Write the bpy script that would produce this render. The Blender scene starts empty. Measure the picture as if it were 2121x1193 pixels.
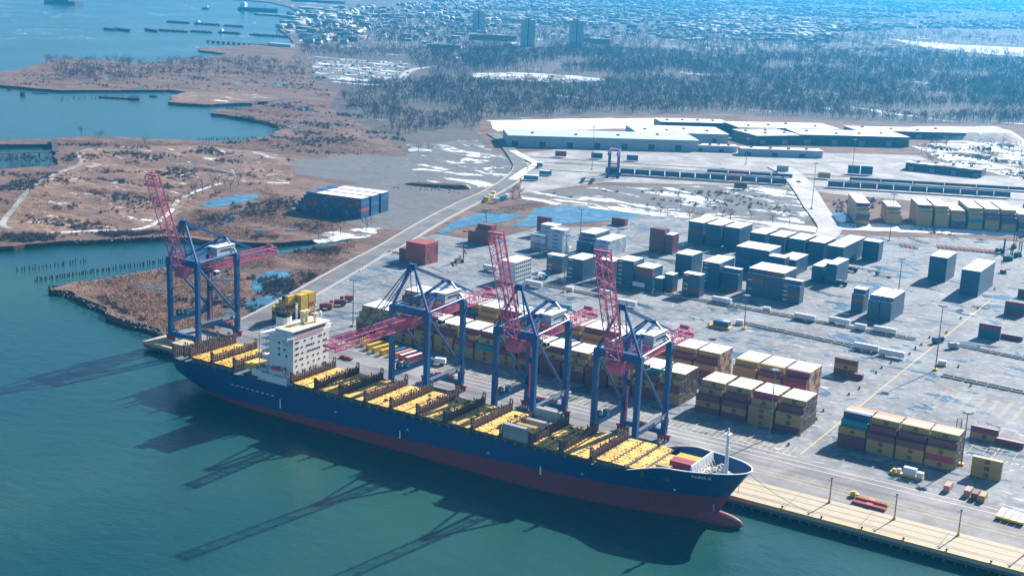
import bpy, bmesh, math, random
from mathutils import Vector, Matrix, noise, geometry
SC = bpy.context.scene
COL = SC.collection
RND = random.Random(7)

# ------------------------------------------------------------------ camera
CAM = Vector((300.0, -467.5, 205.0))          # x along the quay, y inland, z up, metres
FPX, YAW, PITCH, ROLL = 2731.55, math.radians(-31.86), math.radians(13.935), math.radians(2.421)
PW, PH = 2121.0, 1193.0
fwd = Vector((math.sin(YAW)*math.cos(PITCH), math.cos(YAW)*math.cos(PITCH), -math.sin(PITCH)))
rgt0 = Vector((math.cos(YAW), -math.sin(YAW), 0.0)); up0 = rgt0.cross(fwd)
rgt = rgt0*math.cos(ROLL) + up0*math.sin(ROLL)
upv = -rgt0*math.sin(ROLL) + up0*math.cos(ROLL)
cam_d = bpy.data.cameras.new('camera'); cam = bpy.data.objects.new('camera', cam_d); COL.objects.link(cam)
cam_d.sensor_fit = 'HORIZONTAL'; cam_d.sensor_width = 36.0; cam_d.lens = FPX/PW*36.0
cam_d.clip_start = 1.0; cam_d.clip_end = 90000.0
cam.matrix_world = Matrix(((rgt.x, upv.x, -fwd.x, CAM.x), (rgt.y, upv.y, -fwd.y, CAM.y), (rgt.z, upv.z, -fwd.z, CAM.z), (0, 0, 0, 1)))
SC.camera = cam
SC.render.resolution_x, SC.render.resolution_y = 1024, 575

def G(px, py, z=0.0):
    """survey point: where the sight line of a photo pixel meets the level z"""
    d = fwd*FPX + rgt*(px-PW/2) - upv*(py-PH/2)
    t = (z-CAM.z)/d.z
    return CAM + d*t
def PX(p):
    v = p-CAM; w = v.dot(fwd)
    return PW/2 + FPX*v.dot(rgt)/w, PH/2 - FPX*v.dot(upv)/w, w

# ------------------------------------------------------------------ world, sun, exposure
SUN_EL = math.radians(31.5); SUN_DX, SUN_DY = 0.165, 0.986
world = bpy.data.worlds.new('World'); SC.world = world; world.use_nodes = True
wn = world.node_tree.nodes; wl = world.node_tree.links; wn.clear()
sky = wn.new('ShaderNodeTexSky'); sky.sky_type = 'NISHITA'; sky.sun_disc = False
sky.sun_elevation = SUN_EL; sky.sun_rotation = math.atan2(SUN_DX, SUN_DY)
sky.altitude = 100; sky.air_density = 1.0; sky.dust_density = 0.4; sky.ozone_density = 5.0
bg = wn.new('ShaderNodeBackground'); bg.inputs['Strength'].default_value = 0.066
wo = wn.new('ShaderNodeOutputWorld')
wl.new(sky.outputs[0], bg.inputs[0]); wl.new(bg.outputs[0], wo.inputs[0])
sd = bpy.data.lights.new('sun', 'SUN'); sd.energy = 5.0; sd.angle = math.radians(0.53); sd.color = (1.0, 0.955, 0.89)
so = bpy.data.objects.new('sun', sd); COL.objects.link(so)
sdir = Vector((SUN_DX*math.cos(SUN_EL), SUN_DY*math.cos(SUN_EL), math.sin(SUN_EL))).normalized()
so.rotation_euler = sdir.to_track_quat('Z', 'Y').to_euler(); so.location = (0, 300, 400)
SC.view_settings.view_transform = 'Standard'; SC.view_settings.look = 'None'
SC.view_settings.exposure = 1.2; SC.view_settings.gamma = 1.0; SC.view_settings.use_curve_mapping = False
SC.cycles.max_bounces = 5; SC.cycles.diffuse_bounces = 2; SC.cycles.glossy_bounces = 2
SC.cycles.transmission_bounces = 1; SC.cycles.volume_bounces = 0; SC.cycles.transparent_max_bounces = 4
SC.cycles.caustics_reflective = False; SC.cycles.caustics_refractive = False

# ------------------------------------------------------------------ materials
class NT:
    def __init__(s, m): s.t = m.node_tree; s.n = m.node_tree.nodes; s.l = m.node_tree.links
    def new(s, kind, **kw):
        n = s.n.new(kind)
        for k, v in kw.items(): setattr(n, k, v)
        return n
    def val(s, node, inp, v):
        if hasattr(v, 'is_linked') or v.__class__.__name__.startswith('NodeSocket'): s.l.new(v, node.inputs[inp])
        else: node.inputs[inp].default_value = v
    def coord(s, world=True, scale=(1, 1, 1), rot=0.0):
        g = s.new('ShaderNodeNewGeometry').outputs['Position'] if world else s.new('ShaderNodeTexCoord').outputs['Object']
        mp = s.new('ShaderNodeMapping'); s.l.new(g, mp.inputs[0])
        mp.inputs['Scale'].default_value = scale; mp.inputs['Rotation'].default_value = (0, 0, rot)
        return mp.outputs[0]
    def noise(s, vec, scale, detail=4, rough=0.55, dist=0.0):
        n = s.new('ShaderNodeTexNoise'); s.l.new(vec, n.inputs['Vector'])
        n.inputs['Scale'].default_value = scale; n.inputs['Detail'].default_value = detail
        n.inputs['Roughness'].default_value = rough; n.inputs['Distortion'].default_value = dist
        return n.outputs['Fac']
    def ramp(s, fac, a, b, lo=0.0, hi=1.0):
        n = s.new('ShaderNodeMapRange', interpolation_type='SMOOTHSTEP'); s.val(n, 0, fac)
        n.inputs[1].default_value = a; n.inputs[2].default_value = b; n.inputs[3].default_value = lo; n.inputs[4].default_value = hi
        return n.outputs[0]
    def mix(s, fac, a, b, mode='MIX'):
        n = s.new('ShaderNodeMix', data_type='RGBA', blend_type=mode)
        s.val(n, 0, fac)
        for i, v in ((6, a), (7, b)):
            if isinstance(v, tuple): n.inputs[i].default_value = (*v[:3], 1)
            else: s.l.new(v, n.inputs[i])
        return n.outputs[2]
    def new_sep(s, c):
        n = s.new('ShaderNodeSeparateColor'); s.l.new(c, n.inputs[0]); return n.outputs[0]
    def math(s, op, a, b=0.0):
        n = s.new('ShaderNodeMath', operation=op); s.val(n, 0, a); s.val(n, 1, b); return n.outputs[0]
    def bump(s, h, strength, dist=1.0):
        n = s.new('ShaderNodeBump'); s.l.new(h, n.inputs['Height'])
        n.inputs['Strength'].default_value = strength; n.inputs['Distance'].default_value = dist
        return n.outputs[0]
def base_mat(name):
    m = bpy.data.materials.new(name); m.use_nodes = True
    t = NT(m); b = t.n['Principled BSDF']
    return m, t, b
def paint(name, col, rough=0.5, wear=0.25, dirt=(0.12, 0.08, 0.06), scale=0.35, metal=0.0, world=False):
    """painted or weathered surface: colour with blotches of dirt and a finer grain"""
    m, t, b = base_mat(name)
    v = t.coord(world=world)
    n1 = t.noise(v, scale, 5, 0.65); n2 = t.noise(v, scale*6, 3, 0.6)
    f = t.math('MULTIPLY', t.ramp(n1, 0.45, 0.8), wear)
    c = t.mix(f, col, dirt)
    c = t.mix(t.ramp(n2, 0.3, 0.7, 0.0, 0.22), c, tuple(min(1, x*1.25) for x in col))
    t.l.new(c, b.inputs['Base Color']); b.inputs['Roughness'].default_value = rough; b.inputs['Metallic'].default_value = metal
    return m
def corrug(name, col, rough=0.45):
    """corrugated steel container paint: shallow vertical flutes, streaks of rust"""
    m, t, b = base_mat(name)
    v = t.coord(world=False)
    oi = t.new('ShaderNodeObjectInfo').outputs['Random']
    w = t.new('ShaderNodeTexWave', wave_type='BANDS', bands_direction='X'); t.l.new(v, w.inputs[0]); w.inputs['Scale'].default_value = 1.1
    n1 = t.noise(t.coord(world=True, scale=(0.5, 0.5, 0.15)), 1.2, 5, 0.7)
    c = t.mix(t.ramp(oi, 0, 1, 0.0, 0.35), col, tuple(x*0.62 for x in col))
    c = t.mix(t.math('MULTIPLY', t.ramp(n1, 0.52, 0.8), 0.5), c, (0.16, 0.07, 0.04))
    t.l.new(c, b.inputs['Base Color']); b.inputs['Roughness'].default_value = rough
    t.l.new(t.bump(w.outputs['Fac'], 0.5, 0.04), b.inputs['Normal'])
    return m

# ------------------------------------------------------------------ mesh helpers
class MB:
    def __init__(s): s.v = []; s.f = []; s.m = []
    def poly(s, pts, mi=0):
        i = len(s.v); s.v.extend([tuple(p) for p in pts]); s.f.append(tuple(range(i, i+len(pts)))); s.m.append(mi)
    def box(s, c, d, mi=0, rz=0.0, top=None):
        cx, cy, cz = c; hx, hy, hz = d[0]/2, d[1]/2, d[2]/2; ca, sa = math.cos(rz), math.sin(rz); i = len(s.v)
        for z in (-hz, hz):
            for x, y in ((-hx, -hy), (hx, -hy), (hx, hy), (-hx, hy)):
                s.v.append((cx+x*ca-y*sa, cy+x*sa+y*ca, cz+z))
        t = mi if top is None else top
        for q, k in (((3, 2, 1, 0), mi), ((4, 5, 6, 7), t), ((0, 1, 5, 4), mi), ((1, 2, 6, 5), mi), ((2, 3, 7, 6), mi), ((3, 0, 4, 7), mi)):
            s.f.append(tuple(i+a for a in q)); s.m.append(k)
        return s
    def beam(s, p, q, w, h=None, mi=0, up=(0, 0, 1), w2=None, h2=None):
        p = Vector(p); q = Vector(q); h = w if h is None else h; w2 = w if w2 is None else w2; h2 = h if h2 is None else h2
        a = (q-p).normalized(); u = Vector(up)
        if abs(a.dot(u)) > 0.98: u = Vector((0, 1, 0))
        r = a.cross(u).normalized(); u = r.cross(a); i = len(s.v)
        for c, ww, hh in ((p, w, h), (q, w2, h2)):
            for sx, sy in ((-1, -1), (1, -1), (1, 1), (-1, 1)):
                s.v.append(tuple(c + r*(sx*ww/2) + u*(sy*hh/2)))
        for f in ((3, 2, 1, 0), (4, 5, 6, 7), (0, 1, 5, 4), (1, 2, 6, 5), (2, 3, 7, 6), (3, 0, 4, 7)):
            s.f.append(tuple(i+a_ for a_ in f)); s.m.append(mi)
        return s
    def tube(s, p, q, r, n=8, mi=0, r2=None, cap=True):
        p = Vector(p); q = Vector(q); r2 = r if r2 is None else r2
        a = (q-p).normalized(); u = Vector((0, 0, 1)) if abs(a.z) < 0.95 else Vector((1, 0, 0))
        x = a.cross(u).normalized(); y = x.cross(a); i = len(s.v)
        for c, rr in ((p, r), (q, r2)):
            for k in range(n):
                t = 2*math.pi*k/n; s.v.append(tuple(c + x*(rr*math.cos(t)) + y*(rr*math.sin(t))))
        for k in range(n):
            k2 = (k+1) % n; s.f.append((i+k, i+n+k, i+n+k2, i+k2)); s.m.append(mi)
        if cap:
            s.f.append(tuple(i+k for k in range(n))); s.m.append(mi)
            s.f.append(tuple(i+n+k for k in reversed(range(n)))); s.m.append(mi)
        return s
    def prism(s, pts, z0, z1, mi=0, top=None):
        """extrude an xy outline from z0 to z1"""
        n = len(pts); i = len(s.v)
        for z in (z0, z1):
            for p in pts: s.v.append((p[0], p[1], z))
        for k in range(n):
            k2 = (k+1) % n; s.f.append((i+k, i+k2, i+n+k2, i+n+k)); s.m.append(mi)
        s.f.append(tuple(i+k for k in reversed(range(n)))); s.m.append(mi)
        s.f.append(tuple(i+n+k for k in range(n))); s.m.append(mi if top is None else top)
        return s
    def mesh(s, name, mats):
        me = bpy.data.meshes.new(name); me.from_pydata(s.v, [], s.f)
        for m in (mats if isinstance(mats, (list, tuple)) else [mats]): me.materials.append(m)
        me.polygons.foreach_set('material_index', s.m)
        return me
    def build(s, name, mats, parent=None, loc=None, rz=0.0):
        o = bpy.data.objects.new(name, s.mesh(name, mats)); COL.objects.link(o)
        if parent is not None: o.parent = parent
        if loc is not None: o.location = loc
        if rz: o.rotation_euler = (0, 0, rz)
        return o
def tag(o, label=None, cat=None, group=None, kind=None):
    if label: o['label'] = label
    if cat: o['category'] = cat
    if group: o['group'] = group
    if kind: o['kind'] = kind
    return o
def empty(name, loc, rz=0.0):
    o = bpy.data.objects.new(name, None); COL.objects.link(o); o.location = loc; o.rotation_euler = (0, 0, rz)
    o.empty_display_size = 1.0
    return o
def link(name, me, parent=None, loc=None, rz=0.0):
    o = bpy.data.objects.new(name, me); COL.objects.link(o)
    if parent is not None: o.parent = parent
    if loc is not None: o.location = loc
    if rz: o.rotation_euler = (0, 0, rz)
    return o
def copy_tree(o, parent=None):
    c = o.copy(); COL.objects.link(c); c.parent = parent
    for ch in o.children: copy_tree(ch, c)
    return c
def tess(pts):
    return geometry.tessellate_polygon([[Vector((p[0], p[1], 0)) for p in pts]])
def sheet(name, pts, z, m, skirt=0.0, kind='structure', rough_edge=0.0, step=0.0, seed=1):
    """flat ground sheet from an outline of xy points; the edge can be subdivided and roughened"""
    P = [Vector((p[0], p[1], 0)) for p in pts]
    if step > 0:
        Q = []
        for a, b in zip(P, P[1:]+P[:1]):
            n = max(1, min(60, int((b-a).length/step)))
            for k in range(n): Q.append(a.lerp(b, k/n))
        P = [p + Vector((noise.noise(p*0.06+Vector((seed*9, 0, 0)))*rough_edge + noise.noise(p*0.23+Vector((seed, 5, 0)))*rough_edge*0.5,
                         noise.noise(p*0.06+Vector((0, seed*7, 3)))*rough_edge + noise.noise(p*0.2+Vector((seed, 1, 9)))*rough_edge*0.5, 0)) for p in Q]
    mb = MB(); mb.v = [(p.x, p.y, z) for p in P]
    for t in tess(P):
        a, b, c = (P[i] for i in t)
        if (b-a).cross(c-a).z < 0: t = (t[0], t[2], t[1])
        mb.f.append(tuple(t)); mb.m.append(0)
    if skirt:
        n = len(P); mb.v += [(p.x, p.y, z-skirt) for p in P]
        for k in range(n): mb.f.append((k, (k+1) % n, n+(k+1) % n, n+k)); mb.m.append(0)
    o = mb.build(name, m); tag(o, kind=kind)
    return o
def pxs(l, z=0.0): return [G(a, b, z) for a, b in l]
# ================================================================== ground, water, pavements
def m_water():
    m, t, b = base_mat('harbour_water')
    v = t.coord(world=True)
    slick = t.noise(t.coord(world=True, scale=(0.0016, 0.0016, 1)), 1.0, 4, 0.6, 1.5)
    line = t.math('ABSOLUTE', t.math('SUBTRACT', slick, 0.5))
    foam = t.math('MULTIPLY', t.ramp(line, 0.0, 0.012, 1.0, 0.0), t.ramp(t.noise(v, 0.004, 2), 0.45, 0.60))
    sp = t.new('ShaderNodeSeparateXYZ'); t.l.new(t.new('ShaderNodeNewGeometry').outputs['Position'], sp.inputs[0])
    foam = t.math('MULTIPLY', foam, t.ramp(sp.outputs[1], 900.0, 1300.0))
    big = t.noise(v, 0.006, 3, 0.5)
    c = t.mix(t.ramp(big, 0.35, 0.7), (0.005, 0.050, 0.058), (0.018, 0.076, 0.060))
    c = t.mix(t.math('MULTIPLY', foam, 0.6), c, (0.45, 0.55, 0.55))
    t.l.new(c, b.inputs['Base Color'])
    b.inputs['IOR'].default_value = 1.33
    t.l.new(t.ramp(big, 0.3, 0.7, 0.17, 0.24), b.inputs['Roughness'])
    h1 = t.noise(t.coord(world=True, scale=(1, 1, 1)), 0.55, 5, 0.7)
    h2 = t.noise(t.coord(world=True, scale=(0.09, 0.16, 1), rot=0.5), 1.0, 3, 0.6)
    h = t.math('ADD', t.math('MULTIPLY', h1, 0.5), h2)
    b.inputs['Specular IOR Level'].default_value = 0.5
    t.l.new(t.bump(h, 0.5, 0.6), b.inputs['Normal'])
    return m
def m_land(name, c1, c2, c3, snow=0.5, sscale=0.03, scale=0.02, rough=0.95, snow_col=(0.78, 0.80, 0.82), stretch=(1, 1, 1), relief=0.6, rot=0.0):
    m, t, b = base_mat(name)
    v = t.coord(world=True, scale=stretch, rot=rot)
    n1 = t.noise(v, scale, 6, 0.62, 0.6); n2 = t.noise(v, scale*7, 5, 0.72); n3 = t.noise(v, sscale, 8, 0.74, 0.8)
    c = t.mix(t.ramp(n1, 0.36, 0.64), c1, c2)
    c = t.mix(t.ramp(n2, 0.42, 0.66, 0, 0.85), c, c3)
    if snow < 1: c = t.mix(t.ramp(n3, snow, snow+0.05), c, snow_col)
    t.l.new(c, b.inputs['Base Color']); b.inputs['Roughness'].default_value = rough
    if relief: t.l.new(t.bump(t.math('ADD', n2, t.math('MULTIPLY', t.noise(v, scale*22, 4, 0.7), 0.5)), relief, 2.0), b.inputs['Normal'])
    return m
def m_asphalt(name, col=(0.16, 0.155, 0.155), wet=0.6, pale=0.6, streak=0.0):
    m, t, b = base_mat(name)
    v = t.coord(world=True)
    n1 = t.noise(v, 0.03, 6, 0.65, 0.4); n2 = t.noise(v, 0.22, 5, 0.65); n3 = t.noise(v, 1.6, 3, 0.6)
    ns = t.noise(t.coord(world=True, scale=(0.018, 0.30, 1)), 1.0, 5, 0.65)       # tyre tracks along the quay
    wetn = t.noise(t.coord(world=True, scale=(0.028, 0.05, 1), rot=0.25), 1.0, 7, 0.66, 1.2)
    c = t.mix(t.ramp(n1, 0.38, 0.66), tuple(x*0.72 for x in col), tuple(x*1.5 for x in col))
    c = t.mix(t.ramp(n2, pale, pale+0.18, 0, 0.55), c, (0.42, 0.41, 0.40))
    c = t.mix(t.ramp(ns, 0.5, 0.72, 0, 0.35+streak), c, tuple(x*0.55 for x in col))
    c = t.mix(t.ramp(n3, 0.3, 0.75, 0, 0.3), c, tuple(x*0.7 for x in col))
    vo = t.new('ShaderNodeTexVoronoi', distance='CHEBYCHEV', feature='F1'); t.l.new(t.coord(world=True, scale=(0.03, 0.055, 1)), vo.inputs['Vector'])
    c = t.mix(t.ramp(t.new_sep(vo.outputs['Color']), 0.0, 1.0, 0.0, 0.26), c, tuple(x*0.55 for x in col))
    sn = t.noise(t.coord(world=True, scale=(0.045, 0.13, 1), rot=-0.3), 1.0, 8, 0.75, 1.0)
    c = t.mix(t.ramp(sn, pale+0.13, pale+0.20, 0, 0.75), c, (0.58, 0.60, 0.62))
    w = t.ramp(wetn, wet, wet+0.06)
    c = t.mix(t.math('MULTIPLY', w, 0.75), c, (0.035, 0.085, 0.12))  # wet patches darken; the blue is sky reflection put into the colour
    t.l.new(c, b.inputs['Base Color'])
    t.l.new(t.ramp(w, 0, 1, 0.85, 0.16), b.inputs['Roughness'])
    return m
M = {}
M['water'] = m_water()

def m_pond():
    m, t, b = base_mat('still_pond_water')
    n = t.noise(t.coord(world=True), 0.08, 4, 0.6)
    c = t.mix(t.ramp(n, 0.45, 0.65), (0.03, 0.11, 0.17), (0.10, 0.20, 0.27)); t.l.new(c, b.inputs['Base Color'])
    t.l.new(t.ramp(n, 0.4, 0.7, 0.04, 0.2), b.inputs['Roughness']); b.inputs['IOR'].default_value = 1.33
    return m
M['pond'] = m_pond()
M['marsh'] = m_land('marsh_reed', (0.110, 0.058, 0.042), (0.230, 0.118, 0.070), (0.058, 0.038, 0.034), snow=0.67, sscale=0.07, scale=0.02, stretch=(0.6, 1.6, 1))
M['heath'] = m_land('rough_grass_with_snow', (0.17, 0.092, 0.056), (0.31, 0.180, 0.105), (0.062, 0.042, 0.038), snow=0.585, sscale=0.04, scale=0.018, stretch=(0.7, 1.5, 1))
M['woodland'] = m_land('woodland_floor', (0.065, 0.052, 0.050), (0.10, 0.078, 0.070), (0.045, 0.04, 0.042), snow=0.60, sscale=0.006, scale=0.006, stretch=(0.6, 1.4, 1))
M['town'] = m_land('town_ground', (0.10, 0.09, 0.09), (0.15, 0.13, 0.125), (0.06, 0.055, 0.06), snow=0.58, sscale=0.012, scale=0.01)
M['gravel'] = m_land('dark_gravel', (0.105, 0.102, 0.105), (0.135, 0.128, 0.13), (0.08, 0.08, 0.085), snow=0.68, sscale=0.03, scale=0.02, relief=0.3)
M['gravel_snow'] = m_land('gravel_with_snow', (0.105, 0.10, 0.105), (0.14, 0.13, 0.13), (0.08, 0.08, 0.08), snow=0.535, sscale=0.026, scale=0.02, stretch=(0.7, 1.2, 1), relief=0.3)
M['snow'] = m_land('snow', (0.72, 0.74, 0.78), (0.80, 0.80, 0.80), (0.55, 0.52, 0.48), snow=0.5, scale=0.02, sscale=0.05, relief=0.3)
M['snow_patchy'] = m_land('patchy_snow', (0.16, 0.13, 0.11), (0.24, 0.18, 0.14), (0.10, 0.09, 0.08), snow=0.46, sscale=0.035, scale=0.03, stretch=(0.7, 1.3, 1))
M['sand'] = m_land('sandy_spoil', (0.50, 0.44, 0.36), (0.62, 0.55, 0.46), (0.40, 0.33, 0.27), snow=0.62, sscale=0.01, scale=0.02)
M['asphalt'] = m_asphalt('terminal_asphalt', (0.165, 0.172, 0.185), wet=0.535, pale=0.47)
M['apron_asphalt'] = m_asphalt('quay_asphalt', (0.205, 0.195, 0.19), wet=0.66, pale=0.55, streak=0.2)
M['road'] = m_asphalt('road_asphalt', (0.135, 0.132, 0.135), wet=0.75, pale=0.66)
M['concrete_yard'] = m_asphalt('rail_yard_concrete', (0.30, 0.28, 0.265), wet=0.68, pale=0.5)
M['pale_ramp'] = m_asphalt('pale_concrete', (0.44, 0.42, 0.41), wet=0.66, pale=0.45)
M['concrete'] = paint('concrete', (0.42, 0.40, 0.37), 0.85, 0.5, (0.2, 0.18, 0.16), 0.4, world=True)
M['dark_concrete'] = paint('stained_concrete', (0.13, 0.12, 0.11), 0.9, 0.6, (0.05, 0.04, 0.04), 0.4, world=True)
M['line_yellow'] = paint('yellow_road_paint', (0.62, 0.42, 0.06), 0.7, 0.6, (0.22, 0.2, 0.18), 0.6, world=True)
M['line_white'] = paint('white_road_paint', (0.70, 0.69, 0.66), 0.7, 0.5, (0.25, 0.24, 0.23), 0.6, world=True)

WZ = -4.2
wb = MB(); R_ = 60000
wb.poly([(-R_, -3000, WZ), (20000, -3000, WZ), (20000, R_, WZ), (-R_, R_, WZ)])
tag(wb.build('harbour_water', M['water']), kind='structure')

# land: traced along the shore, with the far side carried past the horizon
LZ = -1.0
QY = 1.5                                                      # quay face
shore = pxs([(560, 5), (600, 15), (640, 35), (575, 58), (600, 78), (610, 92), (560, 92), (470, 96), (415, 99), (412, 104), (470, 112), (430, 119),
             (350, 125), (300, 131), (230, 126), (160, 121), (110, 122), (60, 140), (0, 150), (-160, 160), (-160, 172), (0, 177), (120, 187), (250, 187),
             (350, 186), (385, 190), (357, 199), (352, 212), (420, 217), (520, 213), (600, 205), (520, 221), (440, 228), (437, 234), (500, 243),
             (560, 254), (580, 266), (560, 282), (500, 291), (450, 293), (330, 287), (180, 283), (60, 289), (-160, 292), (-160, 300), (0, 299), (114, 299), (114, 344), (0, 351),
             (-160, 356), (-260, 480), (-260, 520), (0, 510), (60, 505), (150, 500), (250, 494), (345, 489), (450, 499), (560, 504), (700, 492), (735, 484),
             (740, 494), (640, 513), (560, 523), (490, 533), (400, 547), (345, 555), (250, 569), (160, 584), (107, 597), (150, 604), (200, 626), (222, 646), (262, 656), (300, 670), (338, 692)], LZ)
land = [Vector((700, 22, 0)), Vector((9000, 22, 0)), Vector((16000, 3000, 0)), Vector((20000, 60000, 0)), Vector((-60000, 60000, 0)), Vector((-60000, 9000, 0)), Vector((-9000, 4600, 0))]
land += [Vector((p.x, p.y, 0)) for p in shore]
land += [Vector((-222, 22, 0))]
# the sea-side edge is roughened only along the natural shore
Q = []
nat = len(land)
for i, (a, b) in enumerate(zip(land, land[1:]+land[:1])):
    if 7 <= i < nat-2:
        n = max(1, min(40, int((b-a).length/9)))
        for k in range(n):
            p = a.lerp(b, k/n)
            if k or i > 7: p = p + Vector((noise.noise(p*0.05), noise.noise(p*0.05+Vector((9, 4, 2))), 0))*6.5 + Vector((noise.noise(p*0.2), noise.noise(p*0.2+Vector((1, 7, 2))), 0))*1.5
            Q.append(p)
    else: Q.append(a)
sheet('land', Q, LZ, M['marsh'], skirt=4.5)

def patch(name, px, m, z, edge=4.0, step=10, seed=1, zz=None):
    return sheet(name, pxs(px, LZ if zz is None else zz), LZ+z, M[m], rough_edge=edge, step=step, seed=seed)
patch('woodland_ground', [(640, 105), (760, 98), (900, 95), (1300, 95), (1700, 95), (2400, 110), (2500, 262), (1900, 258), (1500, 236), (1250, 240), (1010, 248), (985, 268), (1010, 300), (960, 318), (860, 325), (760, 262), (690, 225), (700, 180), (640, 165)], 'woodland', 0.05, 14, 30, 3)
patch('town_ground', [(2600, 4), (2500, 108), (2100, 120), (1650, 118), (1300, 100), (900, 100), (760, 100), (640, 98), (612, 88), (604, 76), (580, 60), (648, 36), (606, 16), (570, 2), (700, -30), (1600, -24)], 'town', 0.10, 0, 0, 4)
patch('rough_ground', [(8, 470), (40, 405), (110, 365), (165, 335), (170, 315), (250, 303), (420, 303), (560, 318), (600, 330), (610, 365), (590, 385), (470, 372), (420, 388), (385, 420), (360, 470), (300, 480), (120, 486)], 'heath', 0.06, 6, 8, 5)
patch('straw_flat', [(357, 198), (400, 190), (480, 191), (560, 198), (585, 204), (520, 210), (420, 212), (362, 211)], 'heath', 0.06, 4, 8, 6)
patch('gravel_lot', [(598, 335), (720, 322), (860, 326), (985, 320), (1050, 322), (1078, 345), (1060, 372), (985, 398), (940, 408), (800, 395), (700, 372), (610, 362)], 'gravel', 0.08, 5, 10, 7)
patch('snowy_gravel', [(850, 300), (985, 290), (1050, 330), (1070, 352), (1020, 385), (960, 396), (880, 372), (840, 345)], 'gravel_snow', 0.12, 6, 8, 8)
patch('container_lot', [(600, 438), (690, 452), (745, 470), (835, 480), (905, 442), (960, 405), (880, 395), (805, 380), (650, 385)], 'gravel', 0.10, 3, 8, 9)
patch('snowy_bank', [(640, 490), (700, 478), (790, 472), (760, 492), (660, 505)], 'snow_patchy', 0.12, 6, 6, 10)
patch('gravel_field', [(1080, 398), (1250, 386), (1640, 384), (1690, 440), (1650, 480), (1440, 442), (1250, 428), (1080, 408)], 'gravel_snow', 0.12, 4, 8, 11)
patch('snow_strip', [(1085, 405), (1250, 424), (1440, 444), (1690, 470), (1690, 482), (1430, 455), (1200, 435), (1080, 412)], 'snow_patchy', 0.16, 4, 6, 12)
patch('rail_yard_ground', [(1062, 320), (1200, 305), (1480, 312), (1900, 322), (2000, 365), (2060, 365), (2500, 395), (2500, 470), (1720, 402), (1640, 388), (1250, 378), (1075, 402), (1085, 352)], 'concrete_yard', 0.20, 0, 0, 13)
patch('yard_snow', [(1010, 250), (1230, 246), (1420, 245), (1480, 262), (1250, 268), (1030, 272)], 'snow', 0.18, 6, 12, 14)
patch('sand_mound_base', [(1870, 266), (2060, 262), (2100, 275), (2080, 292), (1965, 296), (1900, 280)], 'sand', 0.22, 5, 10, 15)
patch('scrub_snow', [(1880, 300), (2000, 296), (2400, 300), (2400, 375), (2110, 372), (1960, 335)], 'snow_patchy', 0.24, 6, 10, 16)
patch('far_snow_field', [(1850, 82), (1960, 92), (2121, 100), (2260, 108), (2260, 130), (2040, 112), (1900, 96)], 'snow', 0.25, 8, 60, 17)
patch('park_snow', [(975, 152), (1060, 150), (1200, 158), (1260, 166), (1180, 172), (1040, 166), (980, 160)], 'snow_patchy', 0.16, 16, 40, 18)
patch('lot_beyond_marsh', [(645, 128), (720, 124), (830, 128), (870, 140), (830, 172), (720, 168), (650, 160)], 'gravel_snow', 0.14, 4, 20, 19)
patch('snow_verge', [(1735, 462), (1990, 470), (2400, 490), (2400, 500), (1990, 486), (1740, 476)], 'snow', 0.26, 3, 6, 20)
patch('reed_bed', [(1085, 425), (1120, 418), (1125, 428), (1100, 442), (1020, 446), (1000, 436)], 'marsh', 0.22, 2, 5, 21)
patch('wet_flat', [(905, 485), (990, 440), (1100, 424), (1250, 432), (1400, 446), (1440, 452), (1350, 462), (1180, 470), (1020, 500), (930, 492)], 'marsh', 0.08, 3, 6, 22)

def pond(px, z, seed, edge=2.0):
    return sheet('pond', pxs(px, LZ), LZ+z, M['pond'], rough_edge=edge, step=5, seed=seed)
pond([(412, 427), (440, 414), (490, 404), (530, 402), (538, 410), (500, 421), (440, 431)], 0.20, 30)
pond([(523, 578), (556, 562), (598, 561), (603, 582), (575, 602), (535, 607), (522, 597)], 0.20, 31, 1.0)
pond([(905, 482), (940, 460), (985, 442), (1030, 440), (1090, 448), (1040, 462), (960, 470), (920, 486)], 0.32, 32)
pond([(1110, 432), (1180, 426), (1260, 436), (1350, 446), (1300, 456), (1200, 462), (1120, 470), (1060, 470), (1090, 452)], 0.30, 33)
pond([(505, 625), (560, 612), (620, 600), (600, 622), (540, 645), (510, 645)], 0.14, 34, 2)
pond([(2020, 184), (2110, 188), (2105, 200), (2030, 196)], 0.30, 35, 3)
pond([(1730, 436), (1790, 455), (1740, 462), (1722, 450)], 0.33, 36, 1)

pr_ = random.Random(12)
for k in range(30):                                           # small marsh pools
    px_, py_ = pr_.choice(((pr_.uniform(440, 690), pr_.uniform(225, 285)), (pr_.uniform(260, 480), pr_.uniform(575, 650)), (pr_.uniform(420, 640), pr_.uniform(430, 490)), (pr_.uniform(100, 600), pr_.uniform(165, 182))))
    if px_ > 580 and py_ < 262 and px_ < 600: continue
    if PX(G(px_, py_, LZ))[0] < 590 and 225 < py_ < 285 and px_ < 585-(275-py_)*0.3: continue
    w_ = pr_.uniform(6, 16); h_ = w_*pr_.uniform(.12, .25)
    pond([(px_+w_*math.cos(a*0.9)*pr_.uniform(.7, 1.1), py_+h_*math.sin(a*0.9)*pr_.uniform(.7, 1.1)) for a in range(7)], 0.35+k*0.004, 50+k, 0.8)
# terminal pavement: one raised slab, quay wall in front
pav = [Vector((-222, 16, 0)), Vector((560, 16, 0)), Vector((560, 1200, 0))] + pxs([(2330, 505), (2121, 502), (1990, 492), (1850, 492), (1735, 486), (1690, 488), (1560, 470), (1440, 452), (1330, 446), (1240, 470), (1120, 470), (1010, 500), (905, 486), (860, 492), (800, 520), (760, 542), (700, 575), (640, 612), (520, 664), (470, 690)])
pav += [Vector((-222, 36, 0))]
sheet('terminal_pavement', pav, 0.0, M['asphalt'], skirt=2.5)
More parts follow.
